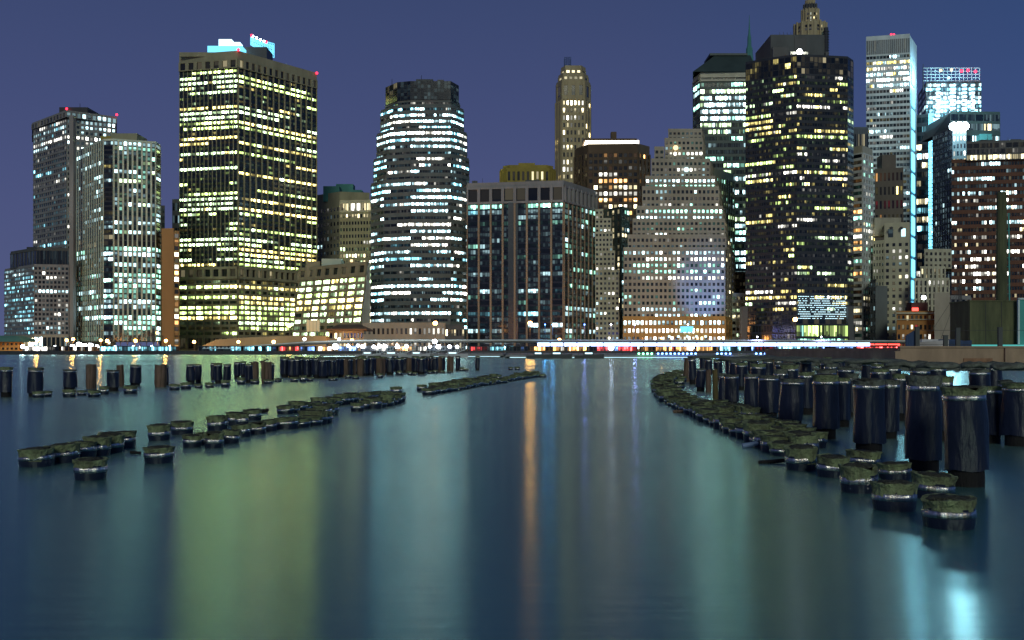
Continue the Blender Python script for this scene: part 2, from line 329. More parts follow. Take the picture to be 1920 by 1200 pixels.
beacon(r, 472, 66.5, 789, 1.0); beacon(r, 499, 79, 800, 1.0); beacon(r, 447, 93, 745, 1.0); beacon(r, 594, 137, 805, .9)
# battered annexe
def annexe():
    D0, D1 = 690, 640; root = thing('slanted_annex', 'low annex with a leaning tan gridded facade, right of the largest tower', 'building', (X(610,670), 680, LAND)); o = root.location
    bl, br_ = (X(545,D0),D0), (X(672,D1),D1); sl_ = (4.6, 9, 0); zt = Z(492, 655); rng = random.Random(5); wins = []; cl = MB()
    z0 = LAND; H = zt-z0
    ztop = z0+H*.86
    facade(cl, wins, bl, br_, z0, z0+H*.84, S(11,8,.22,.44,.5,.45,3,'8777777888','LYG',4.0,.93), rng, slant=tuple(c*.84 for c in sl_))
    b2 = (bl[0]+sl_[0]*.84, bl[1]+sl_[1]*.84); e2 = (br_[0]+sl_[0]*.84, br_[1]+sl_[1]*.84)
    facade(cl, wins, b2, e2, z0+H*.84, z0+H, S(1,8,.4,.5,1.2,1.1,1,'0'), rng, slant=tuple(c*.16 for c in sl_))
    cl.v = [(x-o.x, y-o.y, z-o.z) for x, y, z in cl.v]; cl.build('facade_frame', 'concrete_olive', root)
    q = MB(); P = [Vector((*bl, z0)), Vector((*br_, z0)), Vector((X(694,660), 660, z0)), Vector((X(600,740), 740, z0))]
    Tp = [P[0]+Vector(sl_)+Vector((0,0,H)), P[1]+Vector(sl_)+Vector((0,0,H)), P[2]+Vector((0,0,H)), P[3]+Vector((0,0,H))]
    q.add([v-o for v in P+Tp], [(0,1,5,4), (2,3,7,6), (3,0,4,7), (4,5,6,7)]); q.build('wall', 'dark_steel', root)
    q = MB(); q.add([v-o+Vector((.02,-.02,0)) for v in (P[1], P[2], Tp[2], Tp[1])], [(0,1,2,3)]); q.build('end_wall', 'concrete_pale', root)
    pbox(root, 'plant_box', 575, 600, 490, 500, 690, 10, 'concrete_olive'); pbox(root, 'plant_box', 603, 640, 485, 500, 690, 10, 'rib_green'); pbox(root, 'plant_box', 648, 668, 490, 500, 680, 8, 'concrete_olive')
    beacon(root, 659, 489, 678, 1.0, 'glow_warm'); emit_windows(root, wins, rng)
annexe()
# 4 pair behind
r = building('office_tower', 'brown office tower with green rooftop boxes, behind the leaning annex', [
    T(pts=[(594,900),(637,880),(693,886)], top=362, depth=40, wall='brick_brown', clad='concrete_olive', off=10, st=[S(20,7,.5,.5,.3,.28,1,'02122213321332','NC',2.2), S(20,9,.5,.5,.3,.28,1,'2222','NC',2)])], 880, 'office tower', hide=500)
pbox(r, 'plant_box', 606, 636, 349, 362, 890, 12, 'copper_green'); pbox(r, 'plant_box', 630, 662, 345, 362, 905, 12, 'copper_green'); pbox(r, 'plant_box', 660, 678, 356, 364, 893, 12, 'copper_green')
r = building('office_tower', 'tan building with a red and white lit loggia near its top, behind the leaning annex', [
    T(pts=[(637,800),(697,796)], top=378, bot=398, depth=30, wall='plum', clad='concrete_pale', st=[S(1,6,.2,.35,.8,.7,3,'9','NWNNR',2.0,.5)]),
    T(pts=[(637,800),(697,796)], top=398, bot=412, depth=30, wall='dark_steel', clad='concrete_olive', par=0, st=[S(1,11,.4,.5,.5,.4,1,'5','W',2)]),
    T(pts=[(637,800),(697,796)], top=412, depth=30, wall='dark_steel', clad='concrete_olive', par=0, st=[S(20,11,.4,.5,.4,.3,1,'43377559531','WNG',2.8,.8)])], 798, 'office tower', hide=500)
# 5 stepped dark tower
steps = [(723,859,152,200),(714,869,200,246),(707,875,246,296),(701,879,296,343),(696,880,343,None)]
dig = ['0','155','2784','9851','2331','34643342525631586514382533']
tt = []
for i, (l, rr, tp, bt) in enumerate(steps):
    if i == 0:
        tt.append(T(pts=[(723,707),(745,693),(770,690),(845,690),(860,702)], top=152, bot=187, depth=30, wall='slate', clad='slate', st=[S(3,3,.1,.1,.1,.1,2,'0')]+[S(5,n,.06,.05,.12,.1,1,'0','C',.1) for n in (4,12,3)], par=0))
        l, rr, tp = 723, 862, 187
    nf = max(1, round(((bt or 640)-tp)/11.9))
    pr = dig[i+1] if i < 5 else '6'
    mk = lambda nb, rn: S(nf,nb*2,.08,.60,.25,.5,3,pr,'CKNC',5.0,rn+.1,dim=.04)
    tt.append(T(pts=[(l,708-i*2),(l+24,694-i*2),(770,691-i*3),(845,691-i*3),(rr-14,695-i*2),(rr,705-i*2)], top=tp, bot=bt, depth=45, wall='blue_black', clad='grey_band', st=[mk(2,.6),mk(2,.7),mk(7,.75),mk(2,.7),mk(1,.6)]))
r = building('stepped_tower', 'dark faceted tower with stepped shoulders and many lit ribbon floors, left of centre', tt, 690, 'office tower')
pbox(r, 'rooftop_plant', 780, 812, 148.5, 152.5, 705, 8, 'slate'); pbox(r, 'rooftop_plant', 820, 832, 149.5, 153, 700, 6, 'dark_steel'); mast(r, 790, 141, 150, 706); mast(r, 735, 148, 153, 700); beacon(r, 805, 198, 689, .6)
# podium building
r = building('podium_block', 'long low tan block at the foot of the stepped tower', [
    T(pts=[(680,600),(835,598)], top=609, bot=None, depth=25, wall='limestone', st=[S(2,18,.5,.55,.4,.35,1,'35','NW',1.8,.5)]),
    T(pts=[(835,604),(871,604)], top=612, bot=None, depth=20, wall='slate', st=[S(2,7,.4,.5,.4,.35,1,'5','NW',1.8,.5)])], 600, 'building')
r = building('ferry_terminal', 'small tan waterfront building with a hipped dark roof in front of the leaning annex', [
    T(pts=[(617,560),(643,553),(681,560)], top=620, depth=16, wall='limestone_gold', clad='cream', par=0, st=[S(2,3,.5,.5,.2,.15,1,'2','W',1),S(2,6,.5,.5,.2,.15,1,'1','W',1)])], 558, 'building')
o = r.location; MB().prism([(X(611,552)-o.x,551-o.y),(X(688,552)-o.x,551-o.y),(X(688,552)-o.x,580-o.y),(X(611,552)-o.x,580-o.y)], Z(620,558)-o.z, Z(617,558)-o.z, True).build('roof', 'brick_brown', r)
q = MB(); zz = Z(617,558)-o.z; q.rings([[(X(a,552)-o.x, b-o.y, z) for a, b in rr_] for rr_, z in ((((613,552.5),(686,552.5),(686,578),(613,578)), zz), (((630,562),(670,562),(670,568),(630,568)), Z(608,558)-o.z))]); q.build('roof', 'brick_brown', r)
# 6 blue glass block with tan piers
LB, RB = '63223121420221331221', '2112112311322211231'
PB = [(876,631),(1057,620),(1117,660)]
fr, rr_ = S(26,8,.15,.3,1.4,.06,4,'5423012301021011012241122','KCCT',1.9,.55,dim=.04), S(26,8,.16,.3,.7,.06,3,'2231112111311312142115131','CT',1.1,.6,dim=.05)
r = building('glass_block', 'broad dark blue glass block with tan vertical piers at the centre of the skyline', [
    T(pts=PB, top=342, bot=379, depth=50, wall='blue_black', clad='concrete_grey', off=1.5, st=[S(1,8,.24,.26,1.3,1.0,1,'0'),S(1,8,.3,.26,1.5,1.0,1,'0')]),
    T(pts=PB, top=379, bot=None, depth=50, wall='blue_black', clad='tan_pier', span='blue_black', par=0, st=[fr, rr_])], 620, 'office block')
pbox(r, 'blank_bay', 952.5, 971, 380, 640, 624.6, 1.2, 'blue_black'); mast(r, 889, 338, 343, 640); pbox(r, 'rooftop_plant', 885, 895, 339, 343, 645, 5, 'dark_steel'); pbox(r, 'rooftop_plant', 985, 1012, 337.5, 343, 648, 9, 'slate'); mast(r, 1024, 331, 343, 646, .25); mast(r, 905, 334, 343, 645, .2)
# 7 yellow roof, its floodlight put into the stone colour
r = building('yellow_building', 'yellow floodlit building top rising behind the blue glass block', [
    T(pts=[(938,806),(950,800),(1030,800),(1041,806)], top=318, depth=30, wall='dark_steel', clad='yellow_stone', st=[S(14,4,.5,.3,.8,.5,1,'3','W',2),S(14,9,.5,.3,.8,.5,1,'5434','WN',2.4),S(14,3,.5,.3,.8,.5,1,'4','W',2)]),
    T(pts=[(943,808),(955,803),(1025,803),(1037,808)], top=311, bot=318, depth=26, wall='yellow_stone', st=[None]*3),
    T(pts=[(972,815),(1003,815)], top=302, bot=312, depth=14, wall='yellow_stone', st=[None])], 800, 'building', hide=345)
# 8 slender tower
st8 = lambda n, rows: S(n,4,.5,.42,.9,.2,1,rows,'NW',2.6,.3)
r = building('slender_tower', 'slender pale stone tower with chamfered top, arched openings and a rooftop mast, near the centre', [
    T(pts=[(1052,1012),(1060,1003),(1090,1003),(1098,1012)], top=127, bot=140, depth=20, wall='gold_stone', st=[S(1,1,.5,.5,.5,.4,1,'3'),S(1,3,.4,.5,.6,.4,1,'8','W',3),S(1,1,.5,.5,.5,.4,1,'2')], ph=3),
    T(pts=[(1047,1014),(1056,1002),(1094,1002),(1103,1014)], top=139, bot=153, depth=24, wall='gold_stone', st=[S(1,1,.5,.5,.6,.4,1,'3'),S(1,4,.4,.5,.6,.4,1,'8','W',3),S(1,1,.5,.5,.6,.4,1,'3')], ph=2),
    T(pts=[(1043,1016),(1054,1000),(1096,1000),(1107,1016)], top=152, bot=186, depth=28, wall='gold_stone', st=[S(1,1,.5,.4,.6,.4,1,'0'),S(1,3,.55,.45,1.2,.6,1,'1','W',1),S(1,1,.5,.4,.6,.4,1,'0')], ph=2),
    T(pts=[(1042,1017),(1054,1000),(1096,1000),(1107,1016)], top=186, depth=28, wall='gold_stone', par=0, st=[st8(34,'1'), S(34,6,.5,.42,1.2,.2,1,'731442241125341231512213321','NW',3.4,.4), S(34,2,.5,.42,.9,.2,1,'2223','W',3)])], 1000, 'skyscraper', hide=340)
o = r.location; q = MB()
for z_ in range(7):
    z0, z1 = Z(127-z_*3.6,1003)-o.z, Z(127-(z_+1)*3.6,1003)-o.z; xs = (X(1059,1008)-o.x, X(1071,1008)-o.x)
    for a in xs:
        for b in (8, 14): q.tube((a,b,z0),(a,b,z1),.3,n=4)
    q.tube((xs[0],8,z0),(xs[1],8,z1),.2,n=4); q.tube((xs[1],8,z0),(xs[0],8,z1),.2,n=4); q.tube((xs[0],8,z1),(xs[1],8,z1),.2,n=4)
q.build('lattice_mast', 'blue_paint', r)
# 9 brown tower with glowing crown
r = building('brown_tower', 'dark brown ribbed tower with a glowing white crown, behind the blue glass block', [
    T(pts=[(1077,802),(1103,782),(1196,780),(1218,792)], top=273, depth=40, wall='brick_brown', clad='brick_brown', off=5, st=[S(31,4,.45,.35,.8,.3,1,'0','W',2),S(31,10,.3,.42,1.2,.3,1,'0453312434423','NWO',3.4,.75),S(31,3,.4,.42,1.,.3,1,'23','NO',3,.6)])], 782, 'office tower', hide=420)
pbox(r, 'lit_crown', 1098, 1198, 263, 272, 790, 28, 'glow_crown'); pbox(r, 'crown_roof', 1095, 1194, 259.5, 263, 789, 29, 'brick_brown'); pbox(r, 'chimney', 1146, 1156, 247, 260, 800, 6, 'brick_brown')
# 10 small stepped white building + dark one behind
t10 = [(1116,1131,394,411),(1116,1146,411,436),(1116,1149,436,472),(1116,1153,472,508),(1116,1161,508,None)]
r = building('white_stepped_building', 'narrow cream building stepping down to the right, just right of the blue glass block', [
    T(pts=[(l,650),(rr,648)], top=tp, bot=bt, depth=20, wall='cream', clad='cream', par=1 , ph=.8, st=[S(max(1,round(((bt or 640)-tp)/8.2)), max(2,round((rr-l)/7)),.45,.5,.4,.35,1,'1233','NC',2)]) for l, rr, tp, bt in t10], 648, 'building')
building('dark_green_tower', 'narrow dark green tower behind the small cream stepped building', [
    T(pts=[(1126,722),(1165,700),(1180,712)], top=392, depth=30, wall='dark_steel', clad='dark_green_metal', st=[S(24,4,.6,.3,.3,.2,1,'1'),S(24,3,.3,.4,.3,.3,1,'3464','CWT',2)])], 705, 'office tower')
# 11 ziggurat
tz = [((1253,1316),246,264,1320),((1246,1318),264,304,1322),((1227,1245),281,304,None),((1221,1331),304,337,1336),((1210,1341),337,357,1346),((1204,1348),357,394,1353),((1193,1355),394,418,1360),((1186,1359),418,448,1364),((1177,1361),448,472,1370),((1169,1359),472,599,1376),((1168,1360),599,None,1377)]
rows = ['0','262','1','2616','7','1118','78','11','32','675462232131','977']
tt = []
for i, ((l, rr), tp, bt, sx) in enumerate(tz):
    D = 640-i*1.4; n = max(2, round((rr-l)/8.1)); nf = max(1, round(((bt or 642)-tp)/11.4))
    pts = [(l,D),(rr,D)]+([(sx,D+14+i*2)] if sx else [])
    lit_base = i == 10  # base tier: orange lamp glow is partly put into its stone colour
    st = [S(nf,n,.42,.5,.45,.3,1,rows[i],'NCCT' if not lit_base else 'NWC',3.4,.75,dim=.05)]+([S(nf,3,.45,.5,.4,.3,1,'1','W',2)] if sx else [])
    tt.append(T(pts=pts, top=tp, bot=bt, depth=45-i, wall='limestone_gold' if lit_base else 'limestone', st=st, ph=1.5))
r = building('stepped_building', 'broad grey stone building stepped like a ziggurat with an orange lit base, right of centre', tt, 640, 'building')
beacon(r, 1267, 277, 636, 1.5, 'glow_warm'); beacon(r, 1287, 318, 634, 1.5, 'glow_soft'); pbox(r, 'blue_screen', 1276, 1300, 612, 623, 624, .6, 'glow_screen')
for k in range(5): beacon(r, 1255+k*17, 631, 624.5, .8, 'glow_soft')
building('ribbed_office', 'dark office building with pale vertical ribs behind the right shoulder of the stepped stone building', [
    T(pts=[(1330,700),(1338,690),(1376,715)], top=318, depth=30, wall='dark_steel', clad='concrete_olive', off=4, st=[S(30,2,.3,.3,.6,.1,1,'1'),S(30,9,.3,.4,.8,.1,1,'3523464534','TCG',2.0,.5)])], 690, 'office building')
building('pale_green_building', 'small pale green lit building low between the stepped stone building and the black tower', [
    T(pts=[(1372,650),(1396,652)], top=553, depth=20, wall='rib_green', st=[S(9,3,.3,.5,.3,.3,2,'4','WG',1.6)])], 650, 'building')
building('brown_building', 'small brown brick building between the stepped stone building and the black tower', [
    T(pts=[(1374,700),(1398,700)], top=513, depth=20, wall='brick_red', st=[S(11,4,.4,.5,.3,.3,1,'1','W',2)])], 700, 'building')
# 12 tower with pitched dark roof
r = building('pitched_roof_tower', 'tall tower of bright white lit floors under a dark truncated pyramid roof', [
    T(pts=[(1299,872),(1313,852),(1401,850),(1419,862)], top=135, bot=152, depth=60, wall='dark_green_metal', clad='concrete_pale', par=0, off=3, st=[S(1,1,.1,.6,.3,.6,1,'0'),S(1,4,.1,.6,.3,1.4,1,'0'),S(1,1,.1,.6,.3,.6,1,'0')]),
    T(pts=[(1300,871),(1313,852),(1400,850),(1418,862)], top=152, bot=None, depth=60, wall='blue_black', clad='dark_green_metal', par=0, st=[
        S(40,1,.1,.34,.5,.5,4,'6768322122'+'4555666','TC',3.0,.5), S(40,12,.1,.42,.5,.5,3,'6899763235565655776666555555666','TCCG',4.2,.6), S(40,1,.1,.34,.5,.5,3,'5','TC',2,.5)])], 850, 'skyscraper', hide=500)
o = r.location; q = MB(); zz = Z(135,850)-o.z; zt = Z(92,850)-o.z
q.rings([[(X(a,b)-o.x, b-o.y, zz) for a, b in ((1299,849),(1421,849),(1421,912),(1299,912))], [(X(a,b)-o.x, b-o.y, zt) for a, b in ((1341,868),(1407,868),(1407,890),(1341,890))]]); q.build('roof', 'dark_green_metal', r)
q = MB(); q.box(X(1338,850)-o.x, X(1410,850)-o.x, 866-o.y, 892-o.y, zt-.5, zt+1.2); q.build('roof_ridge', 'dark_green_metal', r)
# green spire
r = thing('spired_tower', 'thin green copper spire showing above the shoulder of the pitched roof tower', 'tower', (X(1405,1150),1150,LAND)); o = r.location
q = MB(); s_ = lambda py: Z(py,1150)-o.z
q.lathe([(7,0),(7,s_(135)),(5,s_(120)),(3.6,s_(100)),(3.6,s_(92)),(2.2,s_(86)),(2.0,s_(70)),(1.2,s_(64)),(.5,s_(45)),(.15,s_(28))], 8); q.build('spire', 'copper_green', r)
q = MB(); q.lathe([(9,0),(9,s_(150)),(7,s_(140))], 8); q.build('wall', 'limestone', r)
# 13 black faceted tower
PT = [(1398,617),(1449,607),(1494,600),(1589,605),(1600,613)]
def t13(tp, bt, a, b, c, d, e, **kw): return T(pts=PT, top=tp, bot=bt, depth=60, wall='blue_black', clad=kw.get('clad','blue_black'), par=kw.get('par',0), st=[a,b,c,d])
f13 = lambda n, nb, rows, br=2.6, run=.75: S(n,nb,.1,.5,.12,.18,2,rows,'YYNGL',br,run,dim=.03)
r = building('black_glass_tower', 'tall black faceted glass tower with scattered yellow lit floors, right of centre', [
    T(pts=PT, top=105, bot=138, depth=60, wall='blue_black', clad='dark_steel', st=[S(3,6,.1,.1,.15,.15,2,'0','Y',1),S(3,4,.1,.1,.15,.15,3,'130','Y',2),S(3,12,.12,.1,.2,.15,1,'0'),S(3,2,.1,.1,.15,.15,1,'0')]),
    T(pts=PT, top=138, bot=585, depth=60, wall='blue_black', clad='dark_steel', par=0, st=[
        f13(40,12,'3211231664410244266343336211661332366770',2.4,.85), f13(40,9,'5364143034213134422033041412243232344434',2.4,.6), f13(40,20,'5342151314613141435310413115321344123432',2.2,.8), f13(40,2,'1',.8)]),
    T(pts=PT, top=585, bot=608, depth=60, wall='blue_black', clad='dark_steel', par=0, st=[S(3,10,.2,.3,.1,.1,1,'0'),S(4,8,.2,.2,.1,.1,1,'0'),S(1,9,.02,.1,.1,.1,1,'0'),None]),
    T(pts=[(1396,614),(1448,604),(1493,597),(1590,602),(1603,611)], top=608, bot=None, depth=60, wall='blue_black', clad='dark_steel', par=0, st=[S(3,10,.2,.3,.1,.1,1,'0'),S(3,8,.2,.2,.1,.1,1,'0'),S(2,14,.15,.2,.2,.15,2,'9','TLG',1.3,.9),None])], 600, 'skyscraper')
o = r.location; q = MB()                                  # jewelled lattice of lamps above the atrium
rg = random.Random(3)
for j in range(11):
    for i in range(30):
        u = (i+.5*(j % 2))/30; x = X(1496,600)+(X(1586,604)-X(1496,600))*u; y = 599+5*u; z = Z(556+j*4.1,600)
        if rg.random() < .8: q.box(x-o.x-.28, x-o.x+.28, y-o.y-.9, y-o.y-.5, z-o.z-.16, z-o.z+.16)
q.build('lamp_lattice', 'glow_soft', r)
for xp, f in ((1394,-1),(1600,1)):                        # flared feet
    q = MB(); x0 = X(xp,600)-o.x; q.rings([[(x0-1.5,-1,0),(x0+1.5,-1,0),(x0+1.5,6,0),(x0-1.5,6,0)]]+[[(x0-f*(1-(1-k/5)**2)*1.2-1.5+f*0,-1,k*5),(x0-f*(1-(1-k/5)**2)*1.2+1.5,-1,k*5),(x0-f*(1-(1-k/5)**2)*1.2+1.5,6,k*5),(x0-f*(1-(1-k/5)**2)*1.2-1.5,6,k*5)] for k in range(1,6)]); q.build('flared_foot', 'slate', r)
pbox(r, 'penthouse', 1445, 1546, 65, 105, 640, 40, 'slate'); pbox(r, 'penthouse_louvre', 1490, 1512, 70, 94, 639.6, .5, 'dark_steel'); pbox(r, 'plant_box', 1449, 1478, 88, 105, 637, 3, 'dark_steel'); pbox(r, 'lit_plant_wall', 1482, 1515, 97, 105, 616, 3, 'concrete_pale'); pbox(r, 'roof_rail', 1548, 1554, 97, 106, 622, 3, 'dark_steel'); beacon(r, 1499, 97, 613, 1.6, 'glow_white')
for k in range(5): mast(r, 1462+k*7, 60, 65, 645, .25)
# tall spired tower behind
r = thing('pinnacle_tower', 'stone pinnacle tower rising out of frame behind the black faceted tower', 'skyscraper', (X(1519,1000),1000,LAND)); o = r.location
def oct_(px0, px1, py0, py1, m='gold_stone', nm='wall'):
    rad = (px1-px0)/2/FP*1000*1.05; q = MB(); q.lathe([(rad,Z(py1,1000)-o.z),(rad,Z(py0,1000)-o.z)], 8); 
    for i in range(16):
        a = i*math.pi/8; q.tube((rad*.99*math.cos(a),rad*.99*math.sin(a),Z(py1,1000)-o.z),(rad*.99*math.cos(a),rad*.99*math.sin(a),Z(py0-1.5,1000)-o.z),rad*.07,n=4)
    q.build(nm, m, r)
oct_(1490,1547,47,640); oct_(1500,1531,20,48); oct_(1504,1528,10,20,'dark_steel','lantern'); oct_(1507,1524,2,10); oct_(1511,1521,-14,3,'limestone','lantern')
q = MB(); q.lathe([(3,Z(-14,1000)-o.z),(.2,Z(-60,1000)-o.z)], 8); q.build('spire', 'copper_green', r)
wl = []; rg = random.Random(8)
for (n, px0, px1, ys) in ((9,1492,1545,(56,62,92)),(6,1501,1530,(30,38,44))):
    rad = (px1-px0)/2/FP*1000*1.05
    for yy in ys:
        for i in range(n):
            a = -math.pi/2+(i-(n-1)/2)*.26; c_ = Vector((X(1519,1000)+math.cos(a)*rad*1.02, 1000+math.sin(a)*rad*1.02, Z(yy,1000))); t_ = Vector((-math.sin(a), math.cos(a), 0))*1.1; h_ = Vector((0,0,1.1))
            wl.append(([c_-t_-h_, c_+t_-h_, c_+t_+h_, c_-t_+h_], (.02,.02,.02) if rg.random() < .85 else (1.5,1.2,.6), 1, (1,1)))
emit_windows(r, wl, rg)
q = MB(); ox = X(1544,990)-o.x
for k in range(9): q.lathe([(3.0,Z(104-k*5,990)-o.z-.4),(3.0,Z(104-k*5,990)-o.z)], 10, (ox,-18)); 
q.lathe([(2.2,Z(106,990)-o.z),(2.2,Z(57,990)-o.z)], 8, (ox,-18)); q.build('scaffold_tube', 'dark_steel', r)
# 14 white slab
building('white_slab_tower', 'narrow white banded apartment tower at the right edge of the black faceted tower', [
    T(pts=[(1596,662),(1617,655),(1636,668)], top=276, bot=286, depth=30, wall='limestone', st=[None,None]),
    T(pts=[(1596,662),(1617,655),(1636,668)], top=286, depth=30, wall='blue_black', clad='white_panel', par=0, st=[S(32,1,.06,.42,.3,.7,5,'334243334351334635','NWTO',1.8,.5,dim=.06),S(32,4,.4,.42,.6,.5,1,'3','NTW',1.6,.4,dim=.05)])], 655, 'apartment tower')
building('background_block', 'dark ribbed rooftop block just above the narrow white banded tower', [T(pts=[(1599,800),(1628,800)], top=241, depth=20, wall='dark_steel', st=[S(1,9,.3,.05,.4,.1,1,'0')])], 800, 'building', hide=276)
# 15 pale slab
r = building('pale_slab_tower', 'tall pale flat-topped tower with a blank ribbed crown and a cyan floodlit right edge', [
    T(pts=[(1624,858),(1706,850)], top=66, bot=99, depth=44, wall='white_panel', off=2, st=[S(1,22,.4,.05,.35,.3,1,'0')]),
    T(pts=[(1624,858),(1706,850)], top=99, depth=44, wall='blue_black', clad='white_panel', par=0, st=[S(52,13,.12,.46,.3,.5,3,'58812213401114311613233423333','NCYC',2.8,.8,dim=.06)])], 850, 'skyscraper', hide=410)
o = r.location; q = MB(); q.prism([(X(1706,850)-o.x,850-o.y),(X(1719,880)-o.x,880-o.y),(X(1719,880)-o.x-2,894-o.y),(X(1706,850)-o.x,894-o.y)], 0, Z(66,850)-o.z); q.build('end_wall', 'mesh_white', r)
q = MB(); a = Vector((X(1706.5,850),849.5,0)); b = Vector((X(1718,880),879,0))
for k in range(12):                                       # glowing strips stand in for floodlight on the end wall
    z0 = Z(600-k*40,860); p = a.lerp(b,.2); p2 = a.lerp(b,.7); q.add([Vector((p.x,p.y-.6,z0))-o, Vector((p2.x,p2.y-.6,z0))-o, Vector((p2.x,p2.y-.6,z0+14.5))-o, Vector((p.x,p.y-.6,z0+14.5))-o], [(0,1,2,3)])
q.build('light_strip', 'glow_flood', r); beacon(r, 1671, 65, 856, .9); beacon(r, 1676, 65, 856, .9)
# 16 glassy tower
r = building('glass_tower', 'cyan lit glass tower with bright vertical columns of light and a lattice crown, upper right', [
    T(pts=[(1722,1050),(1736,1002),(1840,1000)], top=155, bot=None, depth=60, wall='dark_steel', clad='dark_steel', st=[S(40,2,.1,.4,.3,.3,3,'3','KC',1.2,.6),S(62,16,.12,.3,.3,.4,2,'7','KCKC',1.9,.4,dim=.3)])], 1000, 'skyscraper', hide=212)
o = r.location
for (a, bb) in ((1756,1763),(1782,1792),(1805,1813),(1822,1828)):
    q = MB()
    for k in range(11 if a > 1760 else 14): q.box(X(a,996)-o.x, X(bb,996)-o.x, 996-o.y, 998-o.y, Z(161+k*7.2,996)-o.z, Z(157.5+k*7.2,996)-o.z)
    q.build('light_column', 'glow_soft', r)
q = MB()
for k in range(37): q.box(X(1743,990)-o.x, X(1751,990)-o.x, 990-o.y, 998-o.y, Z(216+k*7,990)-o.z, Z(212+k*7,990)-o.z)
q.build('light_column', 'glow_flood', r)
q = MB()                                                   # lattice crown
for i in range(15):
    x = X(1733+i*7.6,1000)-o.x; q.tube((x,-2,Z(155,1000)-o.z),(x,-2,Z(126,1000)-o.z),.35,n=4)
for j in range(5): q.tube((X(1733,1000)-o.x,-2,Z(126+j*6,1000)-o.z),(X(1840,1000)-o.x,-2,Z(126+j*6,1000)-o.z),.35,n=4)
q.build('crown_lattice', 'mesh_white', r)
for px_, py_, m_ in ((1764,132,'glow_warm'),(1784,131,'glow_warm'),(1779,146,'glow_soft'),(1803,133,'glow_red'),(1815,132,'glow_red'),(1829,134,'glow_red')): beacon(r, px_, py_, 996, 1.4, m_)
mast(r, 1731, 120, 156, 1000, .6)
building('dark_office_tower', 'dark tower with a few lit ribbon floors between pale slab tower and glass tower', [
    T(pts=[(1716,905),(1741,900)], top=216, depth=30, wall='blue_black', clad='dark_steel', st=[S(26,2,.1,.4,.2,.4,6,'00664044410344434431','WNK',2.4,.8)])], 900, 'office tower', hide=480)
# 17 dark tower with glowing sign
r = building('dark_sign_tower', 'dark tower with a glowing white rooftop sign and sloping left shoulder, upper right', [
    T(pts=[(1782,782),(1875,785)], top=211, bot=246, depth=40, wall='blue_black', clad='dark_green_metal', st=[S(2,6,.1,.3,.2,.2,4,'02','CW',1.2)]),
    T(pts=[(1749,800),(1786,770)], top=246, depth=40, wall='blue_black', clad='dark_steel', st=[S(40,8,.3,.3,.3,.3,1,'1','C',.8,dim=.05)]),
    T(pts=[(1786,770),(1812,768)], top=246, depth=30, wall='slate', clad='slate', st=[S(30,4,.5,.4,.3,.3,1,'5324236','NW',3.2,.6)]),
    T(pts=[(1812,782),(1875,785)], top=246, depth=40, wall='blue_black', clad='dark_green_metal', par=0, st=[S(10,6,.15,.4,.3,.5,4,'666','CNY',2.6,.6)])], 782, 'skyscraper', hide=420)
o = r.location; q = MB(); zb = Z(246,782)-o.z; zt = Z(211,782)-o.z
q.add([(X(1749,800)-o.x,800-o.y,zb),(X(1782,782)-o.x,782-o.y,zb),(X(1782,782)-o.x,822-o.y,zb),(X(1749,800)-o.x,822-o.y,zb),(X(1782,782)-o.x,782-o.y,zt),(X(1782,782)-o.x,822-o.y,zt),(X(1755,800)-o.x,800-o.y,Z(233,790)-o.z),(X(1755,800)-o.x,822-o.y,Z(233,790)-o.z)], [(0,1,4,6),(1,2,5,4),(6,4,5,7),(2,3,7,5),(3,0,6,7)]); q.build('shoulder_roof', 'dark_steel', r)
q = MB(); zc = Z(237,765)-o.z; hx = 5.6
for k, (dx, rr2) in enumerate(((-3.9,2.9),(0,3.2),(3.9,3.0))): q.tube((X(1798,765)-o.x+dx,764-o.y,zc),(X(1798,765)-o.x+dx,765.5-o.y,zc),rr2,n=12)
q.build('glowing_sign', 'glow_logo', r); pbox(r, 'penthouse', 1838, 1860, 251, 266, 776, 6, 'copper_green')
for (px_, py_, D_, e_, nm_) in ((1798,237,756,110000,r),(1712,150,866,90000,bpy.data.objects['pale_slab_tower']),(1795,180,985,110000,bpy.data.objects['glass_tower'])):   # added unseen lights beside sign and towers, for cyan streaks on the water
    l = bpy.data.lights.new('added_cyan_light','POINT'); l.energy = e_; l.color = (.4,.8,1); l.specular_factor = .55; l.shadow_soft_size = 7; lo = bpy.data.objects.new('added_cyan_light', l); C.objects.link(lo); lo.parent = nm_
    lo.location = (X(px_,D_)-nm_.location.x, D_-nm_.location.y-6, Z(py_,D_)-nm_.location.z)
# 18 brown banded tower at right edge
r = building('banded_tower', 'broad brown brick tower with dark ribbon windows filling the right edge', [
    T(pts=[(1812,708),(2010,697)], top=267, bot=300, depth=40, wall='blue_black', clad='dark_steel', st=[S(3,16,.1,.2,.2,.15,3,'019','WN',1.6,.8)]),
    T(pts=[(1784,712),(1990,700)], top=299, depth=60, wall='blue_black', clad='brick_red', st=[S(26,40,.16,.52,.25,.6,1,'3342423252323322354253433344','NCNW',3.6,.5,dim=.03)])], 705, 'office tower')
mast(r, 1890, 258, 267, 718, .3); pbox(r, 'rooftop_plant', 1838, 1862, 262, 268, 718, 8, 'dark_steel'); pbox(r, 'rooftop_plant', 1895, 1915, 261, 267, 720, 8, 'slate'); mast(r, 1852, 252, 263, 722, .25)
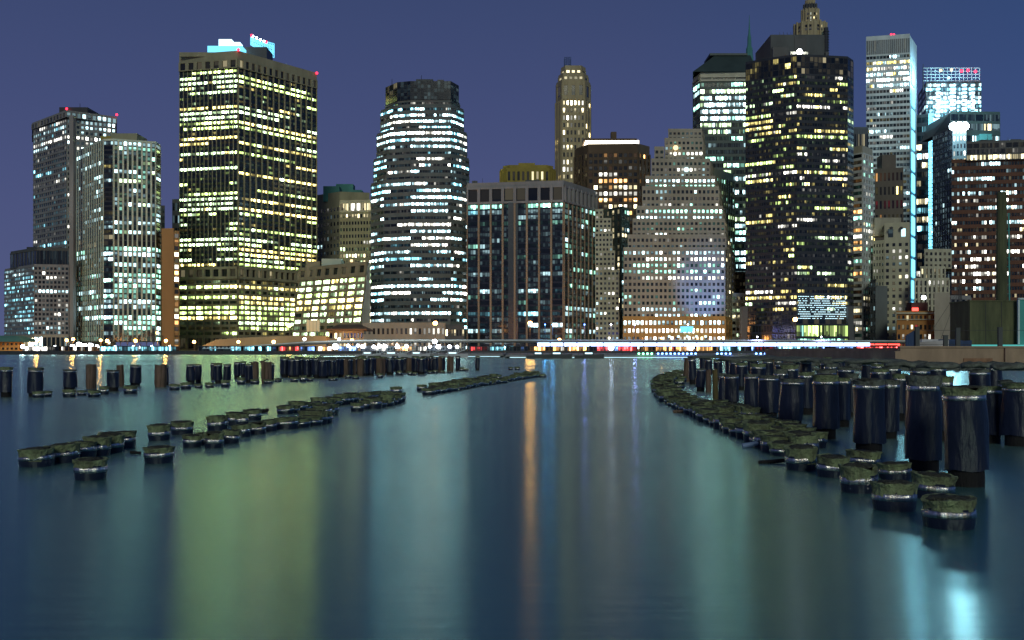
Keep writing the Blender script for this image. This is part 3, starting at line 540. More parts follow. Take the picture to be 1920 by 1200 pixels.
# 19 older buildings low right
r = building('old_apartment_building', 'brown old building with columns of yellow lit windows under a grey water tank house', [
    T(pts=[(1640,706),(1694,700)], top=317, depth=30, wall='limestone', clad='dim_rib', st=[S(13,7,.5,.42,.5,.35,1,'1134334324','YONR',3.2,.5)])], 700, 'apartment building', hide=450)
pbox(r, 'tank_house', 1654, 1680, 290, 318, 708, 10, 'dim_rib')
r = building('cream_apartment_building', 'cream apartment building with two round vents near its top, low right of the black tower', [
    T(pts=[(1658,655),(1706,650)], top=420, bot=452, depth=30, wall='cream', st=[S(1,2,.6,.5,.3,.2,1,'5','C',2)]),
    T(pts=[(1637,660),(1658,655),(1706,650)], top=452, depth=30, wall='cream', st=[S(17,4,.5,.5,.35,.3,1,'2','CN',2.4),S(17,4,.55,.5,.35,.3,1,'2','CNW',2.6)])], 650, 'apartment building')
o = r.location
for a in (1670, 1689): MB().tube((X(a,650)-o.x,648.5-o.y,Z(428,650)-o.z),(X(a,650)-o.x,650-o.y,Z(428,650)-o.z),.9,n=14).build('round_vent', 'dark_steel', r)
pbox(r, 'roof_house', 1640, 1690, 408, 421, 664, 10, 'limestone')
building('grey_party_wall_building', 'smooth grey blank wall building below the cream apartment building', [
    T(pts=[(1632,640),(1642,636)], top=528, depth=20, wall='slate', st=[S(9,2,.4,.5,.3,.2,1,'2','C',2)]), T(pts=[(1642,636),(1664,640)], top=540, depth=20, wall='grey_band', st=[None])], 640, 'building')
building('cream_stepped_building', 'small cream stepped building with vertical window bays left of the brown banded tower', [
    T(pts=[(1733,640),(1784,640)], top=468, bot=502, depth=25, wall='cream', st=[S(3,6,.5,.5,.3,.25,1,'1','W',1)]),
    T(pts=[(1725,636),(1772,636)], top=502, bot=525, depth=25, wall='cream', clad='cream', st=[S(2,6,.55,.2,.9,.2,1,'2','W',1)]),
    T(pts=[(1714,632),(1780,630)], top=525, depth=25, wall='cream', clad='cream', st=[S(11,8,.55,.25,.9,.2,1,'1','WN',1.4)])], 632, 'building')
r = building('brick_warehouse', 'low orange brick building with a cornice, behind the elevated road at right', [
    T(pts=[(1681,600),(1755,600)], top=587, depth=25, wall='orange_brick', clad='orange_brick', st=[S(4,9,.45,.5,.4,.35,1,'2233','RWN',2.4,.6)]),
    T(pts=[(1755,601),(1820,602)], top=605, depth=25, wall='orange_brick', clad='orange_brick', st=[S(3,9,.45,.5,.4,.35,1,'2','RW',2)])], 600, 'building')
pbox(r, 'cornice', 1679, 1757, 585.5, 588.5, 598.3, 2, 'cream'); pbox(r, 'cornice', 1679, 1757, 598, 599.5, 598.6, 1.5, 'cream'); pbox(r, 'roof_shed', 1709, 1740, 567, 587, 610, 8, 'plum'); pbox(r, 'neon_sign', 1711, 1722, 577, 583, 609, .8, 'glow_redtube'); beacon(r, 1732, 558, 611, 1.3, 'glow_white')
building('blank_wall_building', 'beige windowless block beside stacked dark balconies, above the brick building at right', [
    T(pts=[(1752,588),(1781,586)], top=553, depth=20, wall='limestone', st=[None]), T(pts=[(1781,586),(1820,590)], top=558, depth=20, wall='concrete_grey', clad='concrete_grey', st=[S(7,4,.3,.5,.5,.7,2,'1','W',1)])], 588, 'building')
# ------------------------------------------------------------ ground, water, shore
q = MB(); q.add([(-5000,471,LAND),(5000,471,LAND),(6000,8000,LAND),(-6000,8000,LAND)], [(0,1,2,3)])
tag(q.build('ground', 'asphalt'), kind='structure')
def water_mat():
    m = bpy.data.materials.new('river_water'); m.use_nodes = True; t = m.node_tree; L = t.links.new
    for n in list(t.nodes):
        if n.type != 'OUTPUT_MATERIAL': t.nodes.remove(n)
    o = [n for n in t.nodes if n.type == 'OUTPUT_MATERIAL'][0]
    g = _n(t, 'ShaderNodeBsdfAnisotropic'); g.distribution = 'GGX'; g.inputs['Color'].default_value = (.77, .99, .93, 1)
    g.inputs['Roughness'].default_value = WR; g.inputs['Anisotropy'].default_value = WA
    tv = _n(t, 'ShaderNodeCombineXYZ'); tv.inputs[0].default_value = 1; L(tv.outputs[0], g.inputs['Tangent'])
    d = _n(t, 'ShaderNodeBsdfDiffuse'); d.inputs['Color'].default_value = (.02, .13, .14, 1)
    fz = _n(t, 'ShaderNodeFresnel'); fz.inputs['IOR'].default_value = 2.9
    mx_ = _n(t, 'ShaderNodeMixShader'); L(fz.outputs[0], mx_.inputs[0]); L(d.outputs[0], mx_.inputs[1]); L(g.outputs[0], mx_.inputs[2])
    L(mx_.outputs[0], o.inputs['Surface'])
    # long low swell and fine wind ripples running across the view; slick bands far out
    tcn = _n(t, 'ShaderNodeTexCoord'); mp = _n(t, 'ShaderNodeMapping'); mp.inputs['Scale'].default_value = (.12, 1, 1); L(tcn.outputs['Object'], mp.inputs[0])
    nz = _n(t, 'ShaderNodeTexNoise'); nz.inputs['Scale'].default_value = 5.5; nz.inputs['Detail'].default_value = 4; L(mp.outputs[0], nz.inputs['Vector'])
    bp = _n(t, 'ShaderNodeBump'); bp.inputs['Strength'].default_value = .28; bp.inputs['Distance'].default_value = .012; L(nz.outputs['Fac'], bp.inputs['Height']); L(bp.outputs[0], g.inputs['Normal'])
    mp2 = _n(t, 'ShaderNodeMapping'); mp2.inputs['Scale'].default_value = (.0022, .035, 1); L(tcn.outputs['Object'], mp2.inputs[0])
    n2 = _n(t, 'ShaderNodeTexNoise'); n2.inputs['Scale'].default_value = 1; n2.inputs['Detail'].default_value = 3; L(mp2.outputs[0], n2.inputs['Vector'])
    r2 = _n(t, 'ShaderNodeMapRange'); r2.inputs[1].default_value = .35; r2.inputs[2].default_value = .65; r2.inputs[3].default_value = WR-.025; r2.inputs[4].default_value = WR+.03
    L(n2.outputs['Fac'], r2.inputs[0]); L(r2.outputs[0], g.inputs['Roughness'])
    return m
WR, WA = .23, .46
M['river_water'] = water_mat()
q = MB(); q.add([(-3000,-300,0),(3000,-300,0),(3000,470.5,0),(-3000,470.5,0)], [(0,1,2,3)])
tag(q.build('water', 'river_water'), kind='structure')

q = MB(); q.box(-600,600,470,473,-1,LAND+.02); 
for k in range(200): q.box(-600+k*6-.3,-600+k*6+.3,469.6,470,-1,LAND+.1)
tag(q.build('quay_wall', 'dark_steel'), 'long dark quay wall along the far shore with fender piles', 'quay')
def dock(px0, px1, D, dep, label):
    r = thing('dock', label, 'dock', ((X(px0,D)+X(px1,D))/2, D, 0)); w_ = (X(px1,D)-X(px0,D))/2
    MB().box(-w_,w_,0,dep,.45,.85).build('deck', 'concrete_grey', r)
    q = MB(); n = max(4, int(w_*2/3.5))
    for i in range(n+1): q.box(-w_+i*2*w_/n-.18,-w_+i*2*w_/n+.18,-.05,.3,-1,.46)
    q.build('fender_pile', 'dark_steel', r)
    q = MB()
    for i in range(n*2+1): q.box(-w_+i*w_/n-.04,-w_+i*w_/n+.04,.1,.18,.85,1.75)
    q.box(-w_,w_,.11,.17,1.7,1.78); q.box(-w_,w_,.11,.17,1.3,1.35); q.build('railing', 'dark_steel', r)
    MB().box(-w_+1,w_-1,-.12,-.02,.2,.3).build('waterline_gleam', 'glow_soft', r)  # glowing strip stands for the bright line along the waterline
dock(948, 1688, 258, 211, 'long low dark dock in front of the elevated road, right half of the photo')
dock(600, 944, 296, 174, 'low dark dock at the centre left below the white lamps')
# elevated road
def road():
    r = thing('elevated_road', 'long low elevated road on columns running along the far shore', 'elevated road', (0,500,0))
    pts = [(372,656),(420,652.5),(470,649),(520,645.5),(570,642),(620,640),(680,638.5),(800,638),(1200,638),(1500,638.5),(1700,639.5),(1850,640.5)]
    P = [(X(px,500), Z(py,500)) for px, py in pts]
    for nm, m_, z0, z1, y0, y1 in (('deck','slate',-1.1,0,0,12),('parapet','mesh_white',0.0,.28,-.25,.05),('deck_edge','limestone',-.45,0,-.3,-.02)):  # white parapet colour stands in for headlight streaks along the deck
        q = MB()
        q.rings([[(x,y0,z+z0),(x,y1,z+z0),(x,y1,z+z1),(x,y0,z+z1)] for x, z in P], True, True); q.build(nm, m_, r)
    for k, px in enumerate(range(560,1800,52)):
        q = MB(); x = X(px,500); q.box(x-.35,x+.35,1,1.8,LAND,5.6); q.box(x-.5,x+.5,.8,11,5.0,5.5) ; q.build('column', 'slate', r)
    for px in range(1008,1618,25):
        x0, x1 = X(px,500), X(px+22.5,500); MB().box(x0,x1,-.3,.9,3.75,5.4).build('deck_lamp', 'glow_tube', r)
    for px in range(1618,1690,24): MB().box(X(px,500),X(px+22,500),.4,1.0,4.4,5.0).build('deck_lamp', 'glow_redtube', r)
    for px, dc in ((1022,(.1,.4,1)),(1036,(.1,.4,1)),(1096,(.3,.3,1)),(1146,(.62,.6,.9)),(1190,(.35,.3,1)),(1290,(.4,.8,1)),(1420,(.5,.5,1)),(1540,(.5,.5,1))):  # added lights for blue and violet water columns, on made-up poles and heads
        l = bpy.data.lights.new('added_streak_light','POINT'); l.energy = 4500; l.color = dc; l.specular_factor = 24 if px < 1060 else 6 if px < 1200 else 2 if px < 1300 else .6; l.shadow_soft_size = 2.0; l.shadow_soft_size = 1; lo = bpy.data.objects.new('added_streak_light', l); C.objects.link(lo); lo.parent = r; lo.location = (X(px,500),-.9,14 if px < 1300 else 8.2); MB().tube((X(px,500),.3,6),(X(px,500),.3,lo.location.z),.12,.07).build('pole','dark_steel',r); MB().ball((X(px,500),.1,lo.location.z),.28).build('lamp_head','glow_blue' if px < 1120 else 'glow_white',r)
road()
# lamps
def lamp(name, label, px, py, D, m, e, col, rad, base=LAND, group=None, hood=True):
    z = Z(py, D); r = thing(name, label, 'street lamp', (X(px,D), D, base), group)
    MB().tube((0,.0,0),(0,0,z-base-rad*.6),.16,.1).build('pole', 'dark_steel', r)
    MB().ball((0,0,z-base), rad).build('lamp_head', m, r)
    if e:
        l = bpy.data.lights.new('lamp_light','POINT'); l.energy = e; l.color = col; l.shadow_soft_size = 2.6 if px == 994 else 1.2; l.specular_factor = .08 if m != 'glow_orange' else .12; lo = bpy.data.objects.new('lamp_light', l); C.objects.link(lo); lo.parent = r; lo.location = (0,-1.2,z-base+.3)
OC, WC = (1,.4,.09), (.8,.9,1)
sod = [(70,638,.95,1),(125,638,.8,0),(137,636,.8,1),(189,638,.7,1),(201,639,.9,0),(254,639,.9,1),(295,624,.7,0),(311,639,.8,1),(364,641,.8,0),(447,641,.8,0),(513,641,.9,0),(660,638,.8,1),(1049,637,.8,0)]
for i, (px,py,rd,on) in enumerate(sod):
    lamp('street_lamp', f'low orange sodium lamp on the far shore, {nth(i+1)} from left of those', px, py, 530, 'glow_orange', 26000 if on else 0, OC, rd, group='orange sodium lamps along the far shore')
for px,py,lb in ((542,610,'tall orange sodium lamp in front of the leaning annex'),(816,606,'tall orange sodium lamp in front of the stepped dark tower'),(994,606,'tall orange sodium lamp in front of the blue glass block'),(1491,599,'tall orange sodium lamp in front of the black faceted tower')):
    lamp('street_lamp', lb, px, py, 545, 'glow_orange', 30000 if px == 994 else 2500, OC, 1.15, group='tall orange sodium lamps')
for px in (1240,1350): lamp('street_lamp', 'unlit-looking slim orange lamp near the foot of the '+('stepped stone building, left one' if px==1240 else 'stepped stone building, right one'), px, 634, 590, 'glow_orange', 6000, OC, .5, group='orange sodium lamps along the far shore')
wh = [(43,650,1.1),(58,646,1.3),(87,653,.9),(103,652,1.3),(136,650,1.4),(148,646,1.5),(158,649,1.7),(170,648,1.5),(182,650,1.1)]+[(193+i*11.4,651.5-(i%3)*.7,.75) for i in range(12)]+[(636,636,.8),(571,636,.9),(629,650,1.7),(653,648,.9),(671,648,.9),(680,650,1.1),(701,650,1.0),(712,649,1.1),(722,649,1.1),(745,650,1.2),(762,649,1.0),(806,650,.8),(822,650,1.3),(843,650,1.0),(857,650,.9),(815,640,1.3),(1146,652,1.5),(1295,653,1.3)]
for i, (px,py,rd) in enumerate(wh):
    lamp('quay_lamp', f'white lamp on the far quay, {nth(i+1)} from left of those left of the ramp' if i < 21 else f'white lamp beside the elevated road, {nth(i-20)} from left of those there', px, py, 485, 'glow_white', 2500 if i % 3 == 0 else 0, WC, rd*.8, group='white floodlights along the far shore')
i = 0
bl = [(1198+k*8,'glow_green') for k in range(4)]+[(1234+k*7.8,'glow_blue') for k in range(10)]+[(1345+k*8,'glow_blue') for k in range(4)]+[(1418+k*8.4,'glow_green' if 4 <= k <= 8 else 'glow_blue') for k in range(11)]
for k, (px, m_) in enumerate(bl):
    z = 1.15; r = thing('dock_light', f'small {"green" if m_=="glow_green" else "blue"} light on the railing of the long right dock, {nth(k+1)} from the left', 'dock light', (X(px,257.6),257.6,.85), 'coloured dock lights')
    MB().tube((0,0,0),(0,0,.12),.04).build('pole','dark_steel',r); MB().ball((0,0,.3),.24).build('lamp_head',m_,r)
sp_ = bpy.data.lights.new('added_blue_spot','SPOT'); sp_.energy = 130000; sp_.color = (.12,.32,1); sp_.spot_size = R(46); sp_.spot_blend = .8; sp_.specular_factor = 0  # added blue spot on a made-up mast, for the facade's bluish patch
spo = bpy.data.objects.new('added_blue_spot', sp_); C.objects.link(spo); spo.location = (X(1330,585),585,9); spo.rotation_euler = (Vector((X(1322,626),626,Z(545,626)))-spo.location).to_track_quat('-Z','Y').to_euler()
fl_ = thing('added_spot_mast','made-up slim mast with an added blue floodlight aimed at the stepped stone building','floodlight',(X(1330,585),585.6,LAND)); MB().tube((0,0,0),(0,0,7.2),.15,.1).build('pole','dark_steel',fl_); MB().box(-.5,.5,0,.5,6.9,7.6).build('housing','dark_steel',fl_)
# waterfront pavilions under the road
rg = random.Random(21)
names = ['blue lit','red and orange lit','cyan lit','white lit','dim brown','amber lit','white and amber lit','violet lit']
cols = dict(zip(names, ['KB','OR','K','N','R','O','NO','BR']))
seq = [(46,110,'white lit'),(114,180,'white and amber lit'),(186,258,'blue lit'),(262,330,'cyan lit'),(372,452,'cyan lit'),(456,518,'blue lit'),(524,560,'red and orange lit'),(562,590,'blue lit'),(596,622,'white and amber lit'),(634,668,'blue lit'),(676,738,'white lit'),(744,772,'amber lit'),(780,860,'white lit'),(880,914,'dim brown'),(918,944,'cyan lit'),(948,990,'blue lit'),(994,1058,'white and amber lit'),(1064,1100,'amber lit'),(1106,1146,'violet lit'),(1152,1196,'violet lit'),(1202,1250,'amber lit'),(1254,1300,'red and orange lit'),(1306,1344,'amber lit'),(1350,1396,'blue lit'),(1402,1450,'violet lit'),(1458,1530,'blue lit'),(1540,1600,'violet lit'),(1606,1684,'red and orange lit')]  # the leftmost four are added in place of a row of small lights
for i, (a, b, c) in enumerate(seq):
    D = 488 if a > 560 else 482
    r = thing('pavilion', f'small {c} waterfront pavilion under the elevated road, {nth(i+1)} from the left', 'pavilion', (X((a+b)/2,D), D, LAND), 'waterfront pavilions under the elevated road')
    wd = X(b,D)-X(a,D); h = 3.66-LAND; MB().box(-wd/2,wd/2,.3,5,0,h).build('wall', 'brick_red' if 'amber' in c or 'red' in c else 'slate', r)
    MB().box(-wd/2-.4,wd/2+.4,-.6,5.3,h,h+.22).build('roof', 'dark_steel', r)
    nb = max(3, int(wd/1.6)); wins = []; cl = MB()
    st = S(1,nb,.16,.14,.2,.1,2,'8',cols[c],1.9 if 'dim' not in c else .4,.3)
    org = r.location; facade(cl, wins, (org.x-wd/2,D+.3), (org.x+wd/2,D+.3), LAND, LAND+h, st, rg)
    cl.v = [(x-org.x,y-org.y,z-org.z) for x,y,z in cl.v]; cl.build('facade_frame', 'orange_brick' if 'amber' in c or 'red' in c else 'dark_steel', r); emit_windows(r, wins, rg)
# moored craft and gangways
def boat(px, D, L_, label, m_='hull_white', rz=0):
    r = thing('moored_boat', label, 'boat', (X(px,D), D, 0), 'boats moored on the far side', rz)
    q = MB(); rs = []
    for k in range(7):
        t_ = k/6; x = (t_-.5)*L_; b_ = L_*.13*math.sin(math.pi*min(1,.25+t_*.75))**.6+.05; z = .75+.35*t_*t_
        rs.append([(x,-b_,z),(x,-b_*.6,.0),(x,b_*.6,.0),(x,b_,z)])
    q.rings(rs, True, True); q.build('hull', m_, r)
    MB().box(-L_*.2,L_*.15,-L_*.07,L_*.07,.7,1.6).build('cabin', m_, r)
    MB().box(-L_*.15,L_*.1,-L_*.072-.01,-L_*.07-.005,1.1,1.4).build('window', 'glow_soft', r)
    MB().tube((0,0,1.5),(0,0,3.4),.05,.02,5).build('mast', 'dark_steel', r)
for k,(px,D,L_) in enumerate(((690,290,7),(735,291,8),(782,290,7),(850,290,8),(1010,252,6),(1045,252,7),(1105,252,7))):
    boat(px, D, L_, f'small moored boat beside the low docks, {nth(k+1)} from the left', 'hull_white' if k < 4 else 'slate')
for k,(a,b) in enumerate(((706,736),(750,778),(800,835),(850,872))):
    r = MB(); D = 300
    p, q_ = Vector((X(a,D),D,.9)), Vector((X(b,D),D,2.1))
    for s_ in (0,1.2):
        r.tube(p+Vector((0,s_,0)),q_+Vector((0,s_,0)),.09,n=4); r.tube(p+Vector((0,s_,.9)),q_+Vector((0,s_,.9)),.06,n=4)
        for j in range(7): u = j/6; c_ = p.lerp(q_,u)+Vector((0,s_,0)); r.tube(c_,c_+Vector((0,0,.9)),.05,n=4)
    o = r.build('gangway','mesh_white'); tag(o, f'white railed gangway sloping up from the dock, {nth(k+1)} from the left', 'gangway', 'gangways on the centre dock')
# far left ferry house, ramp wall, billboard
r = building('ferry_house', 'low tan ferry building with a green hipped roof at the extreme left edge', [T(pts=[(-30,560),(43,555)], top=641, depth=20, wall='limestone_gold', clad='limestone_gold', par=0, st=[S(2,9,.4,.5,.3,.2,1,'1','W',1)])], 557, 'building')
o = r.location; q = MB(); q.rings([[(X(a,555)-o.x,b-o.y,zz) for a,b in rr_] for rr_, zz in ((((-34,552),(46,552),(46,578),(-34,578)),Z(641,557)-o.z),(((-15,562),(22,562),(22,568),(-15,568)),Z(629,557)-o.z))]); q.build('roof','copper_green',r)
r = thing('approach_ramp', 'long tan concrete approach ramp rising to the right below the largest tower', 'ramp', (X(440,540),540,LAND)); o = r.location
q = MB(); q.rings([[(X(px,540)-o.x,0,0),(X(px,540)-o.x,10,0),(X(px,540)-o.x,10,Z(py,540)-o.z),(X(px,540)-o.x,0,Z(py,540)-o.z)] for px, py in ((372,652),(404,637),(440,634),(500,631),(560,629),(612,630))], True, True); q.build('wall','concrete_olive',r)
q = MB()
for k in range(26): px = 404+k*8; zz = Z(637-(px-404)*.042,540)-o.z; q.box(X(px,540)-o.x-.06,X(px,540)-o.x+.06,.2,.32,zz-.1,zz+1.0)
q.rings([[(X(px,540)-o.x,.2,Z(py,540)-o.z+.95),(X(px,540)-o.x,.3,Z(py,540)-o.z+.95),(X(px,540)-o.x,.3,Z(py,540)-o.z+1.05),(X(px,540)-o.x,.2,Z(py,540)-o.z+1.05)] for px,py in ((404,637),(612,628.4))],True,True); q.build('railing','dark_steel',r)
r = thing('billboard', 'pale green back of a billboard standing before the leaning annex', 'billboard', (X(587,550),550,LAND)); o = r.location
MB().box(-3.6,3.6,0,.4,Z(622,550)-o.z,Z(600,550)-o.z).build('panel','rib_green',r)
q = MB(); q.tube((2.2,.3,0),(2.2,.3,Z(620,550)-o.z),.4); [q.tube((-3.4+k*1.7,.0,Z(622,550)-o.z),(-3.4+k*1.7,-.02,Z(600,550)-o.z),.1,n=4) for k in range(5)]; q.build('frame','copper_green',r)
for k in range(9):                                        # white promenade tents
    px = 383+k*7; r = thing('canopy', f'small white promenade tent beside the ramp, {nth(k+1)} from the left', 'tent', (X(px,478),478,LAND), 'white tents below the ramp')
    MB().lathe([(.9,1.0),(.7,1.35),(.05,1.9)],8).build('roof','mesh_white',r); q = MB(); [q.tube((a,b,0),(a,b,1.05),.04,n=4) for a in (-.6,.6) for b in (-.6,.6)]; q.build('pole','dark_steel',r)
# bare trees before the ribbed tower
def tree(px, D, H, seed, label):
    rg = random.Random(seed); r = thing('bare_tree', label, 'tree', (X(px,D),D,LAND), 'bare trees on the far quay'); t_ = MB(); b_ = MB()
    t_.tube((0,0,0),(0,0,H*.35),.22,.15); 
    def br(p, d, L_, rad, n):
        e = p+d*L_; b_.tube(p, e, rad, rad*.6, 4)
        if n:
            for k in range(3): br(e, (d+Vector((rg.uniform(-.7,.7),rg.uniform(-.7,.7),rg.uniform(0,.5)))).normalized(), L_*.68, rad*.6, n-1)
    for k in range(4): a = k*1.6+rg.random(); br(Vector((0,0,H*.35)), Vector((math.cos(a)*.5,math.sin(a)*.5,1)).normalized(), H*.26, .12, 3)
    t_.build('trunk','bark',r); b_.build('crown','bark',r)
for k, px in enumerate((212,226,239,252,263,275,288,300)): tree(px, 500+(k%3)*8, 7+(k*7%4), k, f'bare winter tree on the quay before the ribbed tower, {nth(k+1)} from the left')

# ------------------------------------------------------------ near pier at the right
r = thing('pier_platform', 'brown stained concrete pier wall at the right behind the dense piles', 'pier', (60,112,0)); o = r.location
q = MB(); x0 = X(1688,112)-60
q.box(x0,60,0,60,-1,2.25); q.box(x0-.6,x0+.0,-.2,50,-1,1.9); q.build('wall','night_concrete',r)
q = MB(); q.box(x0-.1,60,-.15,.6,2.25,2.42); q.build('coping','night_concrete',r)
M['patch'] = mat('patch', (.3,.17,.1), var=.4, scale=1.5, bump=.5); q = MB(); q.box(X(1806,112)-60,X(1860,112)-60,-.12,.02,.3,1.15); q.build('repair_patch','patch',r)
q = MB(); q.box(X(1882,112)-60,X(1898,112)-60,-.35,.02,-1,2.2); q.build('buttress','night_concrete',r)
def small(name, label, cat, m_, f, loc):
    q = MB(); f(q); o_ = q.build(name, m_); o_.location = loc; return tag(o_, label, cat)
r = thing('concrete_shed', 'greenish stained concrete shed block standing on the pier at the right', 'shed', (X(1863,135),135,2.25)); 
MB().box(-3,3,0,6,0,5.9).build('wall','mossy_concrete',r); MB().box(-3.1,3.1,-.1,6.1,5.9,6.05).build('roof','mossy_concrete',r)
q = MB(); [q.box(-3.02+k*2-.02,-3.02+k*2+.04,-.03,0,0,5.9) for k in range(1,3)]; q.build('joint','dark_steel',r)
r = thing('teal_lit_panel', 'teal lit framed panel at the extreme right edge of the pier', 'panel', (X(1945,134),134,2.25))
MB().box(-2.35,2.3,0,.2,0,6.1).build('panel','teal_lit_panel',r); q = MB(); q.box(-2.5,-2.3,-.2,.1,0,6.2); q.box(-2.5,2.5,-.2,.1,6.1,6.3); q.build('frame','mesh_white',r); MB().box(-9,3,-.8,-.5,.2,.45).build('rail','glow_teal',r)  # teal light put into the panel colour; the rail glows without a lamp
r = thing('tapered_chimney', 'tall tapered dark post rising behind the concrete shed at right', 'chimney', (X(1878,142),142,2.25))
MB().lathe([(.75,0),(.75,1),(.68,14),(.62,Z(362,142)-2.25),(.45,Z(360,142)-2.25)],14).build('shaft','teal_lit_panel' if 0 else 'mossy_concrete',r); 
q = MB(); q.tube((.95,-.3,0),(.8,-.3,Z(400,142)-2.25),.1); [q.box(.5,.95,-.35,-.25,k*1.2,k*1.2+.05) for k in range(14)]; q.build('ladder','teal_lit_panel',r)  # teal light on the post's right side put into the ladder colour
def f(q):
    q.add([(-.7,0,0),(.7,0,0),(.7,.2,0),(-.7,.2,0),(-.7,0,1.2),(.7,0,2.1),(.7,.2,2.1),(-.7,.2,1.2)], [(0,1,5,4),(1,2,6,5),(2,3,7,6),(3,0,4,7),(4,5,6,7)])
    for k in range(6): q.box(-.66+k*.24,-.6+k*.24,-.05,0,0,1.2+k*.15)
small('steel_barrier','blue slant-topped steel barrier at the left end of the pier wall','barrier','blue_paint',f,(X(1711,113),113,2.3))
for k,(px,h) in enumerate(((1718,2.0),(1771,1.1),(1794,1.9),(1873,1.95))):
    small('fence_post',f'grey fence post on the pier wall, {nth(k+1)} from the left','post','slate',lambda q: (q.box(-.22,.22,0,.3,0,h), q.box(-.25,.25,-.03,.33,h,h+.06)),(X(px,113),112.6,2.42))
small('fence_rail','thin dark fence rail strung along the top of the pier wall','fence','dark_steel',lambda q: [q.tube((0,0,z),(22,0,z),.025,n=4) for z in (.25,1.75)],(X(1716,113),112.9,2.35))
def mastf(q):
    for a in (-.28,.28):
        for b in (-.28,.28): q.tube((a,b,0),(a*.4,b*.4,9),.035,n=4)
    for k in range(12): s_ = .28*(1-k/20); q.tube((-s_,-s_,k*.75),(s_,-s_,k*.75+.7),.022,n=4); q.tube((s_,-s_,k*.75),(-s_,-s_,k*.75+.7),.022,n=4)
    for dx in (-5,-2.6,2.2): q.tube((0,0,8.5),(dx,1.5,0),.025,n=4)
small('lattice_mast','thin lattice mast with slanting guy cables on the pier left of the concrete shed','mast','slate',mastf,(X(1800,150),150,2.25))
for k,(px,L_,m_) in enumerate(((1740,4,'hull_white'),(1758,3.2,'hull_white'),(1782,4.2,'blue_paint'),(1806,4,'blue_paint'))):
    r = thing('stored_boat', f'{"white" if k<2 else "blue"} small boat laid up behind the pier wall, {nth(k+1)} from the left', 'boat', (X(px,122),122+k*.8,2.3)); q = MB()
    q.rings([[((t_-.5)*L_,-.45*math.sin(math.pi*(.15+.8*t_)),.55+.3*t_),((t_-.5)*L_,0,.08),((t_-.5)*L_,.45*math.sin(math.pi*(.15+.8*t_)),.55+.3*t_)] for t_ in [j/6 for j in range(7)]],True,True); q.build('hull',m_,r)
    MB().box(-L_*.2,L_*.1,-.2,.2,.5,.95).build('cabin',m_,r)
r = thing('low_float', 'dark low float with a white lit edge left of the pier wall', 'float', (X(1650,118),118,0)); MB().box(-5,1.9,0,3,.1,.75).build('deck','dark_steel',r); MB().box(-1.8,1.6,-.12,-.02,.62,.8).build('light_strip','glow_soft',r)
# ------------------------------------------------------------ piles
M['wrap'] = mat('wrap', (.010,.015,.036), rough=.36, var=.35, scale=3, stretch=(1,1,.25), bump=.5, spec=.5)
M['pile_wood'] = mat('pile_wood', (.01,.009,.01), rough=.8, var=.5, scale=6, stretch=(1,1,.15), bump=.7)
M['weathered_wood'] = mat('weathered_wood', (.2,.13,.1), rough=.9, col2=(.05,.04,.02), scale=3.5, stretch=(2,2,.18), bump=1)
M['olive_wood'] = mat('olive_wood', (.2,.15,.06), rough=.9, col2=(.06,.05,.02), scale=3.5, stretch=(2,2,.18), bump=1)
M['moss'] = mat('moss', (.28,.35,.18), rough=.9, col2=(.07,.07,.045), scale=5, bump=1)
M['rot_top'] = mat('rot_top', (.11,.115,.08), rough=.95, col2=(.012,.012,.012), scale=9, bump=1)
M['moss_grey'] = mat('moss_grey', (.2,.23,.19), rough=.95, col2=(.07,.07,.06), scale=6, bump=1)
M['band'] = mat('band', (1,1,1), rough=.25, metal=1, col2=(.22,.15,.1), scale=5, stretch=(4,4,.1), bump=.4)  # patchy light and dark metal colour stands for broken lamp glints
M['rust'] = mat('rust', (.12,.06,.035), rough=.8, col2=(.04,.03,.02), scale=5, bump=.6)
def noise_ring(rg, n, r, z, amp, zamp=0, ph=None):
    ph = ph or [rg.random()*6.28 for _ in range(4)]
    out = []
    for i in range(n):
        a = 2*math.pi*i/n; rr_ = r*(1+amp*(math.sin(2*a+ph[0])*.5+math.sin(5*a+ph[1])*.3+math.sin(9*a+ph[2])*.2)); zz = z+zamp*(math.sin(3*a+ph[3])+.6*math.sin(7*a+ph[1])+rg.uniform(-.5,.5))
        out.append((rr_*math.cos(a), rr_*math.sin(a), zz))
    return out
